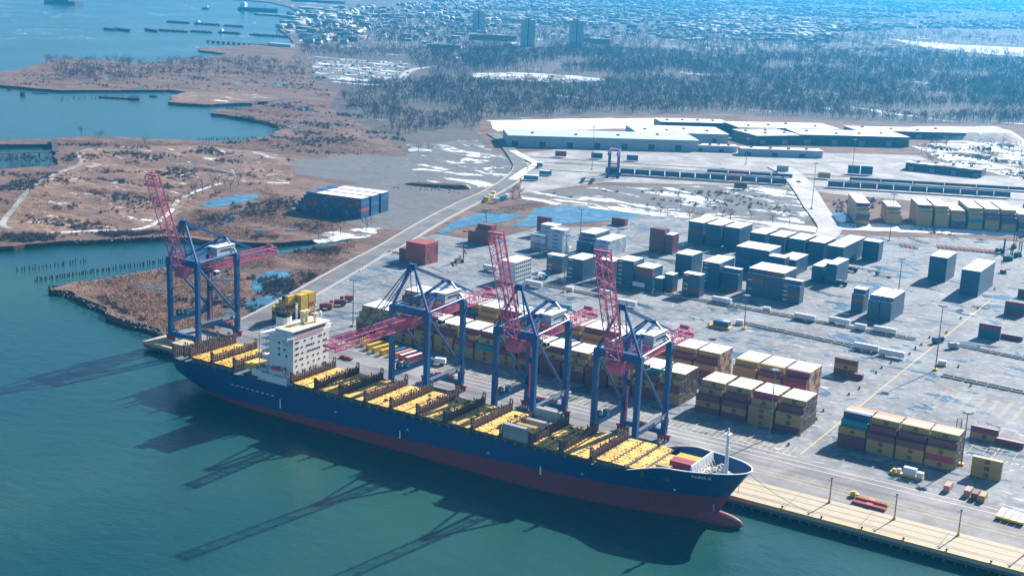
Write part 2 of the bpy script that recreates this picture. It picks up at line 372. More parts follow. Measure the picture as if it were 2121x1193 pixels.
# apron of the quay: asphalt lanes behind, pale plank-marked deck in front
sheet('quay_roadway', [(-221, 22), (560, 22), (560, 60), (-190, 60)], 0.012, M['apron_asphalt'])
def m_apron():
    m, t, b = base_mat('quay_deck')
    v = t.coord(world=True, scale=(0.02, 0.9, 1)); n = t.noise(v, 1.0, 4, 0.6)
    n2 = t.noise(t.coord(world=True), 0.18, 5, 0.65)
    c = t.mix(t.ramp(n, 0.52, 0.66), (0.45, 0.385, 0.28), (0.46, 0.33, 0.14))
    c = t.mix(t.ramp(n2, 0.5, 0.75, 0, 0.7), c, (0.30, 0.26, 0.22))
    t.l.new(c, b.inputs['Base Color']); b.inputs['Roughness'].default_value = 0.85
    return m
M['apron'] = m_apron()
qb = MB()
x = -222.0
while x < 560:                                                # deck slabs, cut by joints
    qb.box((x+14.9, 12.0, -0.7), (29.8, 21.0, 1.44), 0); x += 30.0
tag(qb.build('quay_deck', M['apron']), kind='structure')
qw = MB(); qw.box((169, 6.0, -2.2), (782, 7.6, 1.55), 0); qw.box((169, 9.6, -4.2), (782, 1.0, 3.4), 0)
x = -219.0
while x < 560:
    qw.tube((x, 3.0, -7), (x, 3.0, -1.4), 0.4, 6, 0); x += 4.0
tag(qw.build('quay_wall', M['dark_concrete']), kind='structure')
# crane rails, a yellow quay edge and the two dark cable slots
def strip(name, x0, x1, y, w, z, m):
    b = MB(); b.poly([(x0, y-w/2, z), (x1, y-w/2, z), (x1, y+w/2, z), (x0, y+w/2, z)]); return tag(b.build(name, m), kind='structure')
M['steel_dark'] = paint('dark_rail_steel', (0.05, 0.045, 0.045), 0.5, 0.4, (0.1, 0.05, 0.03))
for yy, w in ((6.3, 0.35), (7.7, 0.35), (13.0, 0.3), (18.6, 0.5), (42.0, 0.35), (43.6, 0.25)):
    strip('crane_rail', -220, 555, yy, w, 0.05, M['steel_dark'])
kb = MB(); kb.box((169, 1.75, 0.12), (780, 0.5, 0.26)); tag(kb.build('quay_edge_kerb', M['line_yellow']), kind='structure')

# roads
def ribbon(name, pts, w, z, m, kind='structure'):
    b = MB(); L = []
    for i, p in enumerate(pts):
        a = pts[max(0, i-1)]; c = pts[min(len(pts)-1, i+1)]; d = (c-a); d.z = 0; d.normalize(); n = Vector((-d.y, d.x, 0))
        ww = w if not isinstance(w, (list, tuple)) else w[0]+(w[1]-w[0])*i/(len(pts)-1)
        L.append((p+n*ww/2, p-n*ww/2))
    for (a, b_), (c, d) in zip(L, L[1:]): b.poly([(b_.x, b_.y, z), (d.x, d.y, z), (c.x, c.y, z), (a.x, a.y, z)])
    return tag(b.build(name, m), kind=kind)
def smooth(pts, n=6):
    out = []
    P = [pts[0]]+list(pts)+[pts[-1]]
    for i in range(1, len(P)-2):
        for k in range(n):
            t = k/n; a, b, c, d = P[i-1], P[i], P[i+1], P[i+2]
            out.append(0.5*((2*b)+(c-a)*t+(2*a-5*b+4*c-d)*t*t+(3*b-a-3*c+d)*t*t*t))
    out.append(pts[-1]); return out
rc = smooth(pxs([(455, 693), (520, 668), (590, 632), (665, 590), (735, 550), (810, 510), (890, 462), (960, 425), (1010, 402), (1052, 378), (1078, 352), (1072, 332), (1058, 312), (1042, 292), (1020, 276)]))
ribbon('access_road', rc, 15.0, 0.06, M['road'])
for off in (-7.9, 7.9):
    P2 = []
    for i, p in enumerate(rc):
        a = rc[max(0, i-1)]; c = rc[min(len(rc)-1, i+1)]; d = (c-a); d.z = 0; d.normalize(); P2.append(p+Vector((-d.y, d.x, 0))*off)
    b = MB()
    for a, c in zip(P2[6:62], P2[7:63]): b.beam(a+Vector((0, 0, 0.0)), c+Vector((0, 0, 0.0)), 0.45, 1.9)
    tag(b.build('road_parapet', M['concrete']), 'pale concrete parapet along the water side of the access road' if off > 0 else 'pale concrete parapet along the terminal side of the access road', 'parapet')
ribbon('dirt_track', smooth(pxs([(20, 474), (6, 462), (30, 430), (70, 385), (120, 358), (160, 345), (170, 330), (158, 318), (190, 308)], LZ)), 4.6, LZ+0.14, M['concrete_yard'])
ribbon('dirt_track', smooth(pxs([(20, 474), (90, 482), (200, 478), (300, 472), (352, 440), (370, 415), (420, 392), (480, 378), (600, 380)], LZ)), 4.0, LZ+0.12, M['snow_patchy'])
ribbon('yard_ramp', smooth(pxs([(1612, 346), (1640, 362), (1665, 390), (1690, 430), (1718, 470), (1708, 490)])), [26, 18], 0.02, M['pale_ramp'])
ribbon('gate_road', smooth(pxs([(1062, 372), (1090, 352), (1110, 340), (1085, 325), (1062, 312)], 0)), 9.0, 0.10, M['line_white'])
ribbon('far_road', smooth(pxs([(740, 78), (752, 62), (765, 48), (775, 38)], LZ)), 22, LZ+0.4, M['pale_ramp'])
ribbon('far_road', smooth(pxs([(828, 170), (838, 156), (852, 146), (900, 138)], LZ)), 14, LZ+0.4, M['pale_ramp'])
ribbon('lot_road', smooth(pxs([(690, 170), (760, 176), (840, 178)], LZ)), 10, LZ+0.4, M['snow'])
# marsh creeks
ribbon('creek', smooth(pxs([(440, 540), (520, 530), (620, 517), (740, 490)], LZ)), [16, 6], LZ+0.1, M['water'])
ribbon('creek', smooth(pxs([(500, 212), (560, 210), (600, 205)], LZ)), 5.0, LZ+0.1, M['water'])
ribbon('creek', smooth(pxs([(560, 268), (620, 264), (640, 262)], LZ)), 5.0, LZ+0.1, M['water'])

# painted lines on the terminal
lb_y = MB(); lb_w = MB()
def gl(mb, p, q, w, z=0.03):
    p = Vector(p); q = Vector(q); d = (q-p).normalized(); n = Vector((-d.y, d.x, 0))*w/2
    mb.poly([(p-n).to_tuple()[:2]+(z,), (q-n).to_tuple()[:2]+(z,), (q+n).to_tuple()[:2]+(z,), (p+n).to_tuple()[:2]+(z,)])
for k in range(93):                                          # narrow bays in front of the stacks
    xx = -135 + k*2.75
    gl(lb_y, (xx, 60.5, 0), (xx-0.3, 72, 0), 0.26)
gl(lb_w, (-137, 60.3, 0), (122, 60.3, 0), 0.4); gl(lb_y, (122, 64, 0), (121, 420, 0), 0.45);
gl(lb_w, (-60, 55.5, 0), (300, 55.5, 0), 0.35); gl(lb_w, (-60, 50.5, 0), (300, 50.5, 0), 0.35); gl(lb_y, (40, 36, 0), (300, 36, 0), 0.3); gl(lb_y, (40, 32.5, 0), (300, 32.5, 0), 0.3)
for k in range(26):                                          # trailer parking behind the corner block
    xx = 149.5 + k*6.35
    for dx in (0, 0.9): gl(lb_y, (xx+dx, 174.5, 0), (xx+dx+0.2, 203, 0), 0.16)
    gl(lb_y, (xx, 118, 0), (xx, 133, 0), 0.16)
    if k > 3: gl(lb_y, (xx, 148, 0), (xx, 160, 0), 0.14)
for k in range(60):
    gl(lb_w, (150+k*2.3, 112.5 + (k % 2)*1.4, 0), (151+k*2.3, 112.5 + (k % 2)*1.4, 0), 0.7)
for k in range(14): gl(lb_w, (-60+k*13, 205+k*0.1, 0), (-53+k*13, 205+k*0.1, 0), 0.3)
for k in range(10): gl(lb_y, (192, 70+k*7, 0), (192, 74+k*7, 0), 0.4)
tag(lb_y.build('yellow_markings', M['line_yellow']), kind='structure'); tag(lb_w.build('white_markings', M['line_white']), kind='structure')
# ================================================================== container ship alongside
def part(name, mb, mats, parent):
    o = mb.build(name, mats, parent); o.location = -parent.location; return o
def part_me(name, me, parent, loc=(0, 0, 0)):
    o = link(name, me, parent); o.location = Vector(loc)-parent.location; return o
M['hull_blue'] = paint('hull_blue', (0.010, 0.050, 0.135), 0.45, 0.35, (0.05, 0.05, 0.06), 0.12, world=True)
M['hull_red'] = paint('antifouling_red', (0.185, 0.022, 0.038), 0.6, 0.45, (0.07, 0.03, 0.04), 0.12, world=True)
M['hatch'] = paint('hatch_yellow', (0.84, 0.64, 0.22), 0.6, 0.75, (0.50, 0.20, 0.02), 0.35, world=True)
M['hatch_rust'] = paint('hatch_orange_yellow', (0.66, 0.38, 0.04), 0.6, 0.8, (0.36, 0.12, 0.02), 0.3, world=True)
def m_streak(name, col, dirt, rust, rough, k=0.5):
    m, t, b = base_mat(name)
    v1 = t.noise(t.coord(world=True, scale=(0.35, 0.35, 0.03)), 1.0, 5, 0.65); v2 = t.noise(t.coord(world=True, scale=(1.6, 1.6, 0.10)), 1.0, 4, 0.6)
    bl = t.noise(t.coord(world=True), 0.05, 4, 0.6)
    c = t.mix(t.ramp(bl, 0.35, 0.7, 0, 0.5), col, dirt)
    c = t.mix(t.math('MULTIPLY', t.ramp(v1, 0.55, 0.75), k), c, dirt)
    c = t.mix(t.math('MULTIPLY', t.ramp(v2, 0.66, 0.8), k*0.9), c, rust)
    t.l.new(c, b.inputs['Base Color']); b.inputs['Roughness'].default_value = rough
    return m
def m_hatch(name, col, rust, amt):
    m, t, b = base_mat(name)
    n1 = t.noise(t.coord(world=True, scale=(0.30, 0.12, 1)), 1.0, 6, 0.7, 0.6); n2 = t.noise(t.coord(world=True, scale=(0.9, 2.2, 1)), 1.0, 4, 0.7); n3 = t.noise(t.coord(world=True), 0.09, 4, 0.6)
    c = t.mix(t.ramp(n3, 0.4, 0.68), col, tuple(x*0.8 for x in col)); c = t.mix(t.ramp(n1, amt, amt+0.2, 0, 0.8), c, rust)
    c = t.mix(t.ramp(n2, 0.64, 0.74, 0, 0.8), c, tuple(x*0.45 for x in rust))
    t.l.new(c, b.inputs['Base Color']); b.inputs['Roughness'].default_value = 0.65
    return m
M['hull_blue'] = m_streak('hull_blue', (0.010, 0.058, 0.185), (0.018, 0.070, 0.180), (0.06, 0.045, 0.05), 0.42, 0.5)
M['hull_red'] = m_streak('antifouling_red', (0.26, 0.026, 0.045), (0.19, 0.036, 0.055), (0.07, 0.03, 0.04), 0.6, 0.7)
M['hatch'] = m_hatch('hatch_yellow', (0.80, 0.51, 0.105), (0.55, 0.24, 0.02), 0.46)
M['hatch_rust'] = m_hatch('hatch_orange_yellow', (0.80, 0.50, 0.07), (0.50, 0.17, 0.015), 0.46)
M['rack'] = paint('rusty_lashing_steel', (0.150, 0.085, 0.065), 0.75, 0.6, (0.20, 0.08, 0.03), 0.8, world=True)
M['deck_grey'] = paint('ship_deck_green_grey', (0.12, 0.15, 0.15), 0.7, 0.6, (0.10, 0.06, 0.04), 0.4, world=True)
M['coaming'] = paint('coaming_grey', (0.20, 0.24, 0.24), 0.6, 0.6, (0.10, 0.06, 0.04), 0.3, world=True)
M['ship_white'] = paint('ship_white', (0.80, 0.80, 0.78), 0.5, 0.35, (0.50, 0.36, 0.22), 0.22, world=True)
M['cream'] = paint('ship_cream', (0.72, 0.60, 0.36), 0.55, 0.5, (0.4, 0.25, 0.1), 0.5, world=True)
M['glass'] = paint('dark_window_glass', (0.012, 0.016, 0.022), 0.12, 0.0, world=True)
M['black'] = paint('black_paint', (0.018, 0.020, 0.024), 0.5, 0.3, (0.05, 0.04, 0.03), world=True)
M['boat_red'] = paint('lifeboat_red', (0.55, 0.03, 0.03), 0.5, 0.2, world=True)
M['rope'] = paint('mooring_rope', (0.30, 0.26, 0.18), 0.9, 0.2, world=True)
SH = empty('container_ship', (-17, -17, WZ)); SH['label'] = 'long blue and red container ship moored along the quay'; SH['category'] = 'ship'
CY = -17.0                                                    # ship centre line
def sst(t): t = max(0.0, min(1.0, t)); return t*t*(3-2*t)
def ztop(x):
    base = 10.4 + 0.011*(x+165)
    return base + (18.6-base)*sst((x-78)/26) + 1.2*sst((x-104)/27)
def zred(x): return 1.3 + 0.041*(x+37)
def zbot(x): return -8.0 if x > -128 else -8.0 + 11.2*((-128-x)/37)**1.5
LV = [0.0, 0.25, 0.45, 0.62, 0.8, 1.0]
def xend(z): return 119.0 + (12.0*((z-0)/20)**1.2 if z > 0 else 0.35*z)
def hbd(x, xe):
    if x < -145: return 16.1 - 1.3*((-145-x)/20)**2
    if x < 66: return 16.1
    return 16.1*math.sqrt(max(0.0, 1-((x-66)/(xe-66))**2.8))
def hbw(x, xe):
    if x < -96: return 16.1*(1-0.70*((-96-x)/69)**2.2)
    if x < 20: return 16.1
    return 16.1*max(0.0, 1-((x-20)/(xe-20))**2.1)
def half(x, z):
    """half breadth of the hull at height z"""
    f = max(0.0, min(1.0, (z+3.5)/(ztop(min(x, 131))+3.5)))
    xe = xend(z)
    if x >= xe: return 0.0
    if x < -96: g = f**0.55
    else: g = f**1.25
    return hbw(x, xe)+(hbd(x, xe)-hbw(x, xe))*g
NS = 150
def hull_side(zlo, zhi, n):
    rows = []
    for i in range(NS+1):
        u = i/NS
        col = []
        for k in range(n+1):
            # stations bunch at the bow so that the stem is round
            x0 = -165.0
            f = k/n
            xg = x0 + u*(131-x0)
            z = zlo(xg) + (zhi(xg)-zlo(xg))*f
            xx = x0 + (xend(z)-x0)*(1-(1-u)**1.25)
            z = zlo(xx) + (zhi(xx)-zlo(xx))*f
            xx = min(xx, xend(z))
            col.append((xx, half(xx, z), z))
        rows.append(col)
    return rows
def loft(rows, mb, mi):
    n = len(rows[0])
    for a, b in zip(rows, rows[1:]):
        for k in range(n-1):
            p, q, r, s = a[k], b[k], b[k+1], a[k+1]
            mb.poly([(p[0], CY-p[1], p[2]), (q[0], CY-q[1], q[2]), (r[0], CY-r[1], r[2]), (s[0], CY-s[1], s[2])], mi)
            mb.poly([(s[0], CY+s[1], s[2]), (r[0], CY+r[1], r[2]), (q[0], CY+q[1], q[2]), (p[0], CY+p[1], p[2])], mi)
zr = lambda x: max(zred(x), zbot(x)+0.01)
up_rows = hull_side(zr, ztop, 14); lo_rows = hull_side(zbot, zr, 4)
hb = MB(); loft(up_rows, hb, 0)
tr = up_rows[0]                                               # transom
for a, b in zip(tr, tr[1:]): hb.poly([(a[0], CY+a[1], a[2]), (a[0], CY-a[1], a[2]), (b[0], CY-b[1], b[2]), (b[0], CY+b[1], b[2])], 0)
part('hull', hb, M['hull_blue'], SH)
lb = MB(); loft(lo_rows, lb, 0)
for a, b in zip(lo_rows, lo_rows[1:]):
    p, q = a[0], b[0]; lb.poly([(p[0], CY+p[1], p[2]), (q[0], CY+q[1], q[2]), (q[0], CY-q[1], q[2]), (p[0], CY-p[1], p[2])], 0)
part('bottom_paint', lb, M['hull_red'], SH)['label'] = 'red bottom paint band showing above the water'
bb = MB(); n = 14                                             # bulbous bow
prof = []
for i in range(15):
    t = i/14; prof.append((108+21.6*t, 3.0*math.sqrt(max(0.0, 1-(max(0, t-0.2)/0.8)**2.6)), 3.7*math.sqrt(max(0.0, 1-(max(0, t-0.15)/0.85)**2.6))))
for (x0, a0, b0), (x1, a1, b1) in zip(prof, prof[1:]):
    for k in range(n):
        t0, t1 = 2*math.pi*k/n, 2*math.pi*(k+1)/n
        bb.poly([(x0, CY+a0*math.cos(t0), -2.6+b0*math.sin(t0)), (x1, CY+a1*math.cos(t0), -2.6+b1*math.sin(t0)), (x1, CY+a1*math.cos(t1), -2.6+b1*math.sin(t1)), (x0, CY+a0*math.cos(t1), -2.6+b0*math.sin(t1))])
part('bulbous_bow', bb, M['hull_red'], SH)
db = MB()                                                     # main deck and forecastle deck
st = [r[-1] for r in up_rows]
for a, b in zip(st, st[1:]):
    za = min(a[2], 10.4+0.011*(a[0]+165))-0.05; zb2 = min(b[2], 10.4+0.011*(b[0]+165))-0.05
    if a[0] > 96: za = zb2 = 14.6
    elif b[0] > 96: zb2 = za
    sa = max(0, a[1]-0.15); sb = max(0, b[1]-0.15)
    if a[0] > 96: sa = max(0, half(a[0], 14.6)-0.1); sb = max(0, half(b[0], 14.6)-0.1)
    db.poly([(a[0], CY+sa, za), (a[0], CY-sa, za), (b[0], CY-sb, zb2), (b[0], CY+sb, zb2)])
part('main_deck', db, M['deck_grey'], SH)
cap = MB()                                                    # pale rail along the bulwark
for sgn in (-1, 1):
    for a, b in zip(st, st[1:]):
        if a[0] > 84: cap.beam((a[0], CY+sgn*a[1], a[2]+0.1), (b[0], CY+sgn*b[1], b[2]+0.1), 0.5, 0.35)
part('bulwark_rail', cap, M['ship_white'], SH)
# lashing bridges and hatch covers
HZ = lambda x: 13.6 + 0.006*(x+90)
def rack_mesh(name, w, seed, tall=5.9):
    r = random.Random(seed); b = MB(); h = w/2
    for z in (0.25, 2.3): b.box((0, 0, z), (1.3, w, 0.4 if z < 1 else 0.22))
    y = -h+0.9; k = 0
    while y < h-0.9:
        grp = (k // 6) % 2
        t = (3.4 + r.random()*0.9) if (k % 6) else tall*0.9
        b.box((-0.5, y, t/2), (0.40, 0.46, t)); b.box((0.5, y+0.45, t/2-0.2), (0.40, 0.42, t-0.4))
        if grp and r.random() < 0.55: b.box((0.0, y+0.6, 1.6), (0.12, 0.8, 2.6))
        if r.random() < 0.4: b.beam((0.5, y, 2.4), (0.5, y+1.2, 4.0), 0.12)
        y += 1.25; k += 1
    b.box((0.5, 0, 3.2), (0.16, w, 0.16)); b.box((-0.5, 0, 3.5), (0.12, w, 0.12))
    for s in (-1, 1):
        for dx in (-0.6, 0.6): b.box((dx, s*(h-0.35), tall/2), (0.34, 0.5, tall))
        b.box((0, s*(h-0.35), tall-0.2), (1.5, 0.5, 0.4)); b.box((0, s*(h-0.35), tall*0.6), (1.5, 0.4, 0.25))
    return b.mesh(name, M['rack'])
RM = [rack_mesh('lashing_bridge', 31.0, s) for s in (1, 2, 3)]
RX = [-87.0+14.25*i for i in range(12)]
AX = [-151.5, -137.2, -122.8]
for i, x in enumerate(AX+RX):
    part_me('lashing_bridge', RM[i % 3], SH, (x, CY, HZ(x)-0.7))
part_me('lashing_bridge', rack_mesh('lashing_bridge', 30.5, 9, 6.6), SH, (-163.0, CY, HZ(-160)-2.4))
part_me('lashing_bridge', rack_mesh('lashing_bridge', 31.0, 8, 6.0), SH, (-155.5, CY, HZ(-155)-0.9))
def hatch_mesh(l, w, seed, m):
    b = MB(); r = random.Random(seed)
    b.box((0, 0, -0.45), (l, w, 0.9))
    b.m = [1]*len(b.m)
    nx = 2 if l > 9 else 1
    for k in range(nx):                                      # raised panels between the stiffeners, container pads
        for j in range(4): b.box((-l/2+l*(k+0.5)/nx, -w/2+w*(j+0.5)/4, 0.04), (l/nx-0.45, w/4-0.14, 0.14), 0)
        for j in range(5):
            for e in (-1, 1): b.box((-l/2+l*(k+0.5)/nx+e*(l/nx/2-0.5), -w/2+w*j/4*0.96+0.2, 0.16), (0.6, 0.4, 0.26), 1)
    for k in range(7): b.box((r.uniform(-l*.4, l*.4), r.uniform(-w*.42, w*.42), 0.16), (r.uniform(.4, 1.1), r.uniform(.3, .5), 0.2), 1)
    return b.mesh('hatch_cover', [m, M['rack']])
HM = [hatch_mesh(12.6, 10.05, s, M['hatch']) for s in (1, 2, 3)]; HMR = [hatch_mesh(12.6, 10.05, s, M['hatch_rust']) for s in (4, 5)]
def hatch_row(xc, set_, bi, gap=10.35):
    for k in (-1, 0, 1): part_me('hatch_cover', set_[(k+bi) % len(set_)], SH, (xc, CY+k*gap, HZ(xc)))
for a, b in ((AX[0], AX[1]), (AX[1], AX[2])): hatch_row((a+b)/2, HMR, int(a))
for i, (a, b) in enumerate(zip(RX, RX[1:])): hatch_row((a+b)/2, HM, i)
h20 = [hatch_mesh(6.6, 9.6, s, M['hatch']) for s in (6, 7)]
for i, xc in enumerate((74.6, 81.5, 89.0, 95.9)):
    for k in ((-1, 0, 1) if i < 3 else (-0.6, 0.35)):
        part_me('hatch_cover', h20[i % 2], SH, (xc, CY+k*(9.9 if i < 2 else 9.8), HZ(xc)+0.6))
for i, xc in enumerate((85.2, 92.4)):
    b = MB(); b.box((xc, CY, HZ(xc)+0.9), (0.6, 29, 0.35)); b.box((xc, CY-14.6, HZ(xc)-0.4), (1.0, 1.6, 2.4)); b.box((xc, CY+14.6, HZ(xc)+0.4), (1.0, 1.6, 3.4))
    part('cross_rail', b, M['rack'], SH)
for i, (x0, x1) in enumerate(((-151, -123.2), (-86.4, 71.4), (71.4, 101))):
    b = MB(); zt = HZ((x0+x1)/2)-0.75
    if i < 2: b.box(((x0+x1)/2, CY, (zt+9.5)/2), (x1-x0, 27.6, zt-9.5))
    else:
        for k in range(8): xa = x0+(x1-x0)*k/8; xb_ = x0+(x1-x0)*(k+1)/8; wd = 2*min(13.4, half(xb_, 9.8)-1.2); b.box(((xa+xb_)/2, CY, (zt+10.0)/2), (xb_-xa-0.02, wd, zt-10.0))
    x = x0+2
    while x < x1-1:                                          # wing stanchions carrying the outer stacks
        if half(x+1, 10.2) < 15.6: x += 4.75; continue
        for s in (-1, 1):
            b.box((x, CY+s*15.2, (HZ(x)-0.9+9.8)/2), (0.5, 0.9, HZ(x)-0.9-9.8)); b.box((x, CY+s*14.6, HZ(x)-1.2), (1.2, 2.2, 0.3))
        x += 4.75
    part('hatch_coaming', b, M['coaming'], SH)
# accommodation block
AXF, AXB, AN, AF = -88.4, -103.0, -29.5, -4.5
acc = MB(); acc.box(((AXF+AXB)/2, (AN+AF)/2, 21.6), (AXF-AXB, AF-AN, 22.8)); ACC = part('accommodation_block', acc, M['ship_white'], SH)
lowd = MB(); lowd.box((-99, CY, 12.4), (17, 29.5, 4.2)); lowd.box((-106, CY+2, 13.4), (6, 20, 6)); part('deckhouse', lowd, M['ship_white'], SH)
wg = MB(); wg.box((-91.0, CY, 33.6), (4.6, 32.4, 0.5)); wg.box((-89.2, CY, 34.3), (0.3, 32.4, 1.2))
for s in (-1, 1): wg.box((-91.0, CY+s*16.0, 34.3), (4.6, 0.3, 1.2)); wg.beam((-90.2, CY+s*15.6, 33.4), (-90.2, CY+s*12.6, 29.6), 0.5, 0.8); wg.beam((-92.5, CY+s*15.6, 33.4), (-92.5, CY+s*12.6, 29.6), 0.5, 0.8)
part('bridge_wing', wg, M['ship_white'], SH)
wh = MB(); wh.box((-94.6, CY, 34.8), (10.0, 24.0, 3.2)); wh.box((-94.2, CY, 36.75), (12.0, 26.5, 0.6)); WHS = part('wheelhouse', wh, M['ship_white'], SH)
rf = MB(); rf.box((-94.4, CY, 37.1), (10.6, 24.5, 0.16)); rf.build('roof', M['cream'], WHS)
pn = MB(); pn.box((-88.2, CY-1, 33.75), (0.2, 19, 0.5)); part('bridge_stripe', pn, M['boat_red'], SH)
wm = MB(); wm.box((0, 0, 0), (0.14, 0.85, 0.85)); WM = wm.mesh('window', M['glass'])
for k in range(19): link('window', WM, WHS, (-89.55, CY-11+k*1.22, 35.2))
wr = random.Random(4)
for z, ys in ((31.2, (2, 3.4, 8, 13, 18, 19.4, 22)), (28.4, (2, 3.2, 6, 9.5, 11, 12.6, 14.2, 18, 21.5, 23)), (25.6, (2, 3.4, 6.4, 10.2, 11.6, 13.4, 15, 16.6, 18.2, 22.2)), (22.8, (2, 5, 6.4, 10, 14, 17.4, 21.6, 23)), (20.0, (2.4, 6.4, 10.4, 14.4, 18, 22)), (17.2, (3, 8, 12, 16, 21, 22.6)), (14.6, (2, 3.2, 4.4, 20, 21.4, 22.8))):
    for y in ys: link('window', WM, ACC, (AXF+0.05, AN+y, z))
ws = MB(); ws.box((0, 0, 0), (1.0, 0.14, 1.1)); WS = ws.mesh('window', M['glass'])
for z in (30.2, 27.4, 24.6, 18.4): link('window', WS, ACC, (-92+wr.uniform(-2, 2), AN-0.05, z)); link('window', WS, ACC, (-97, AN-0.05, z))
gal = MB()
for z in (15.6, 18.6, 21.6, 24.6, 27.6, 30.6, 33.4):          # open galleries on the after side
    gal.box((-105.2, CY-1, z), (4.6, 25.5, 0.25))
    gal.box((-107.4, CY-1, z+1.1), (0.12, 25.5, 0.12)); gal.box((-105.2, CY-13.8, z+1.1), (4.6, 0.12, 0.12))
for y in (-13.6, -6, 2, 10.6): gal.box((-107.3, CY-1+y, 24.6), (0.3, 0.3, 18.4))
part('after_galleries', gal, M['ship_white'], SH)
fu = MB(); fu.prism([(-103.6, CY-7.2), (-98.8, CY-7.2), (-98.2, CY-5.6), (-98.2, CY-3.4), (-98.8, CY-1.8), (-103.6, CY-1.8)], 33.4, 40.4); fo = part('funnel', fu, M['ship_white'], SH)
ft = MB(); ft.prism([(-103.6, CY-7.2), (-98.8, CY-7.2), (-98.2, CY-5.6), (-98.2, CY-3.4), (-98.8, CY-1.8), (-103.6, CY-1.8)], 40.4, 42.8)
for k in range(4): ft.tube((-102.8+k*1.1, CY-5.2+(k % 2)*1.6, 42.7), (-103.2+k*1.1, CY-5.2+(k % 2)*1.6, 44.2), 0.32, 8)
ft.build('funnel_top', M['black'], fo)['label'] = 'black funnel top with exhaust pipes'
vt = MB()
for k, y in enumerate((-2.2, 0.6)): vt.tube((-94.6, CY+y+3, 37.1), (-94.6, CY+y+3, 42.4), 0.95, 10); vt.box((-94.2, CY+y+3, 42.6), (2.4, 2.0, 1.0))
part('ventilator', vt, M['cream'], SH)
ms = MB(); ms.tube((-91.5, CY+6, 37), (-91.5, CY+6, 46.5), 0.35, 8); ms.box((-91.5, CY+6, 43.2), (0.3, 6, 0.3)); ms.box((-91.5, CY+6, 41.4), (2.4, 3.2, 0.2))
for s in (-1, 1): ms.tube((-91.5+s*1.4, CY+6, 37), (-91.5, CY+6, 42), 0.14, 6)
ms.box((-91.5, CY+6, 45.2), (0.3, 3.4, 0.35)); mo = part('radar_mast', ms, M['cream'], SH)
rd = MB(); rd.tube((-91, CY+9, 39.2), (-91, CY+9, 41.4), 1.0, 10); rd.tube((-91, CY+9, 41.4), (-91, CY+9, 42.1), 1.0, 10, 0, 0.3); part('radome', rd, M['ship_white'], SH)
def boat(name, L, W, H, m1, m2, parent, loc):
    b = MB(); n = 10
    for i in range(n):
        u0, u1 = i/n, (i+1)/n
        def sec(u): w = W/2*math.sin(math.pi*min(1, max(0, 0.06+0.88*u)))**0.55; x = (u-0.5)*L; return [(x, -w, H*0.35), (x, -w*0.55, -H*0.5), (x, w*0.55, -H*0.5), (x, w, H*0.35), (x, w*0.6, H*0.75), (x, -w*0.6, H*0.75)]
        a, c = sec(u0), sec(u1)
        for k in range(6): b.poly([a[k], c[k], c[(k+1) % 6], a[(k+1) % 6]], 0 if k in (3, 4, 5, 2) and k != 2 else 1)
    b.poly([p for p in reversed(sec(0))], 1); b.poly(sec(1), 1)
    o = b.build(name, [m1, m2], parent); o.location = Vector(loc)-parent.location; return o
lbt = boat('lifeboat', 8.2, 3.0, 2.6, M['boat_red'], M['ship_white'], SH, (-96.2, -31.6, 17.0)); lbt['label'] = 'red covered lifeboat hung on the near side by the bridge'
dv = MB()
for dx in (-3.2, 3.2): dv.beam((-96.2+dx, -30, 11), (-96.2+dx, -31.6, 19.2), 0.4); dv.beam((-96.2+dx, -31.6, 19.2), (-96.2+dx, -32.6, 19), 0.35)
part('davit', dv, M['ship_white'], SH)
yd = MB(); yd.box((-114.0, CY-9.0, 15.4), (7.5, 9.0, 3.0)); yd.box((-112.0, CY-9.6, 17.1), (6, 6, 0.5)); part('hatch_house', yd, M['hatch'], SH)
wd2 = MB(); wd2.box((-113.5, CY+3.5, 16.0), (9, 9, 4.6)); part('after_house', wd2, M['ship_white'], SH); wd2 = MB(); wd2.box((-109.5, CY-12.2, 13.6), (6, 4, 3.2)); part('paint_locker', wd2, M['ship_white'], SH)
# forecastle
bw = MB(); bw.box((110.5, CY, 17.6), (0.5, 20.4, 5.6))
for k in range(8): bw.beam((110.9, CY-9.6+k*2.74, 14.7), (110.7, CY-9.6+k*2.74, 19.6), 0.2, 0.5); bw.beam((113.2, CY-8.6+k*2.45, 14.7), (110.9, CY-8.6+k*2.45, 18.6), 0.2)
part('breakwater', bw, M['ship_white'], SH)['label'] = 'upright white breakwater wall across the foredeck'
bk = MB(); bk.box((111.6, CY, 14.95), (1.6, 18.0, 0.5)); part('breakwater_foot', bk, M['cream'], SH)
fm = MB(); fm.tube((120.6, CY, 14.5), (120.3, CY, 33.6), 0.85, 10, 0, 0.5); fm.tube((118.2, CY-1.6, 14.6), (120.2, CY, 21), 0.3); fm.tube((118.2, CY+1.6, 14.6), (120.2, CY, 21), 0.3)
fm.box((120.3, CY, 32.6), (2.0, 3.4, 0.3)); fm.box((120.4, CY, 34.3), (0.5, 0.5, 1.4)); fm.box((120.3, CY, 27.2), (1.4, 1.8, 0.25))
part('foremast', fm, M['ship_white'], SH)
def winch(x, y, rz):
    b = MB(); ca, sa = math.cos(rz), math.sin(rz)
    def L(a, c, z): return (x+a*ca-c*sa, y+a*sa+c*ca, z)
    b.tube(L(0, -2.2, 16.0), L(0, 0.2, 16.0), 0.95, 12, 0); b.tube(L(0, 0.7, 16.0), L(0, 2.4, 16.0), 0.75, 12, 0)
    for c in (-2.4, 0.4, 2.5): b.tube(L(0, c-0.1, 16.0), L(0, c+0.1, 16.0), 1.35, 12, 1)
    b.box(L(1.8, 0, 15.4), (1.6, 2.4, 1.6), 1, rz); b.box(L(0, 0, 14.8), (3, 5.4, 0.4), 1, rz)
    return part('winch', b, [M['black'], M['ship_white']], SH)
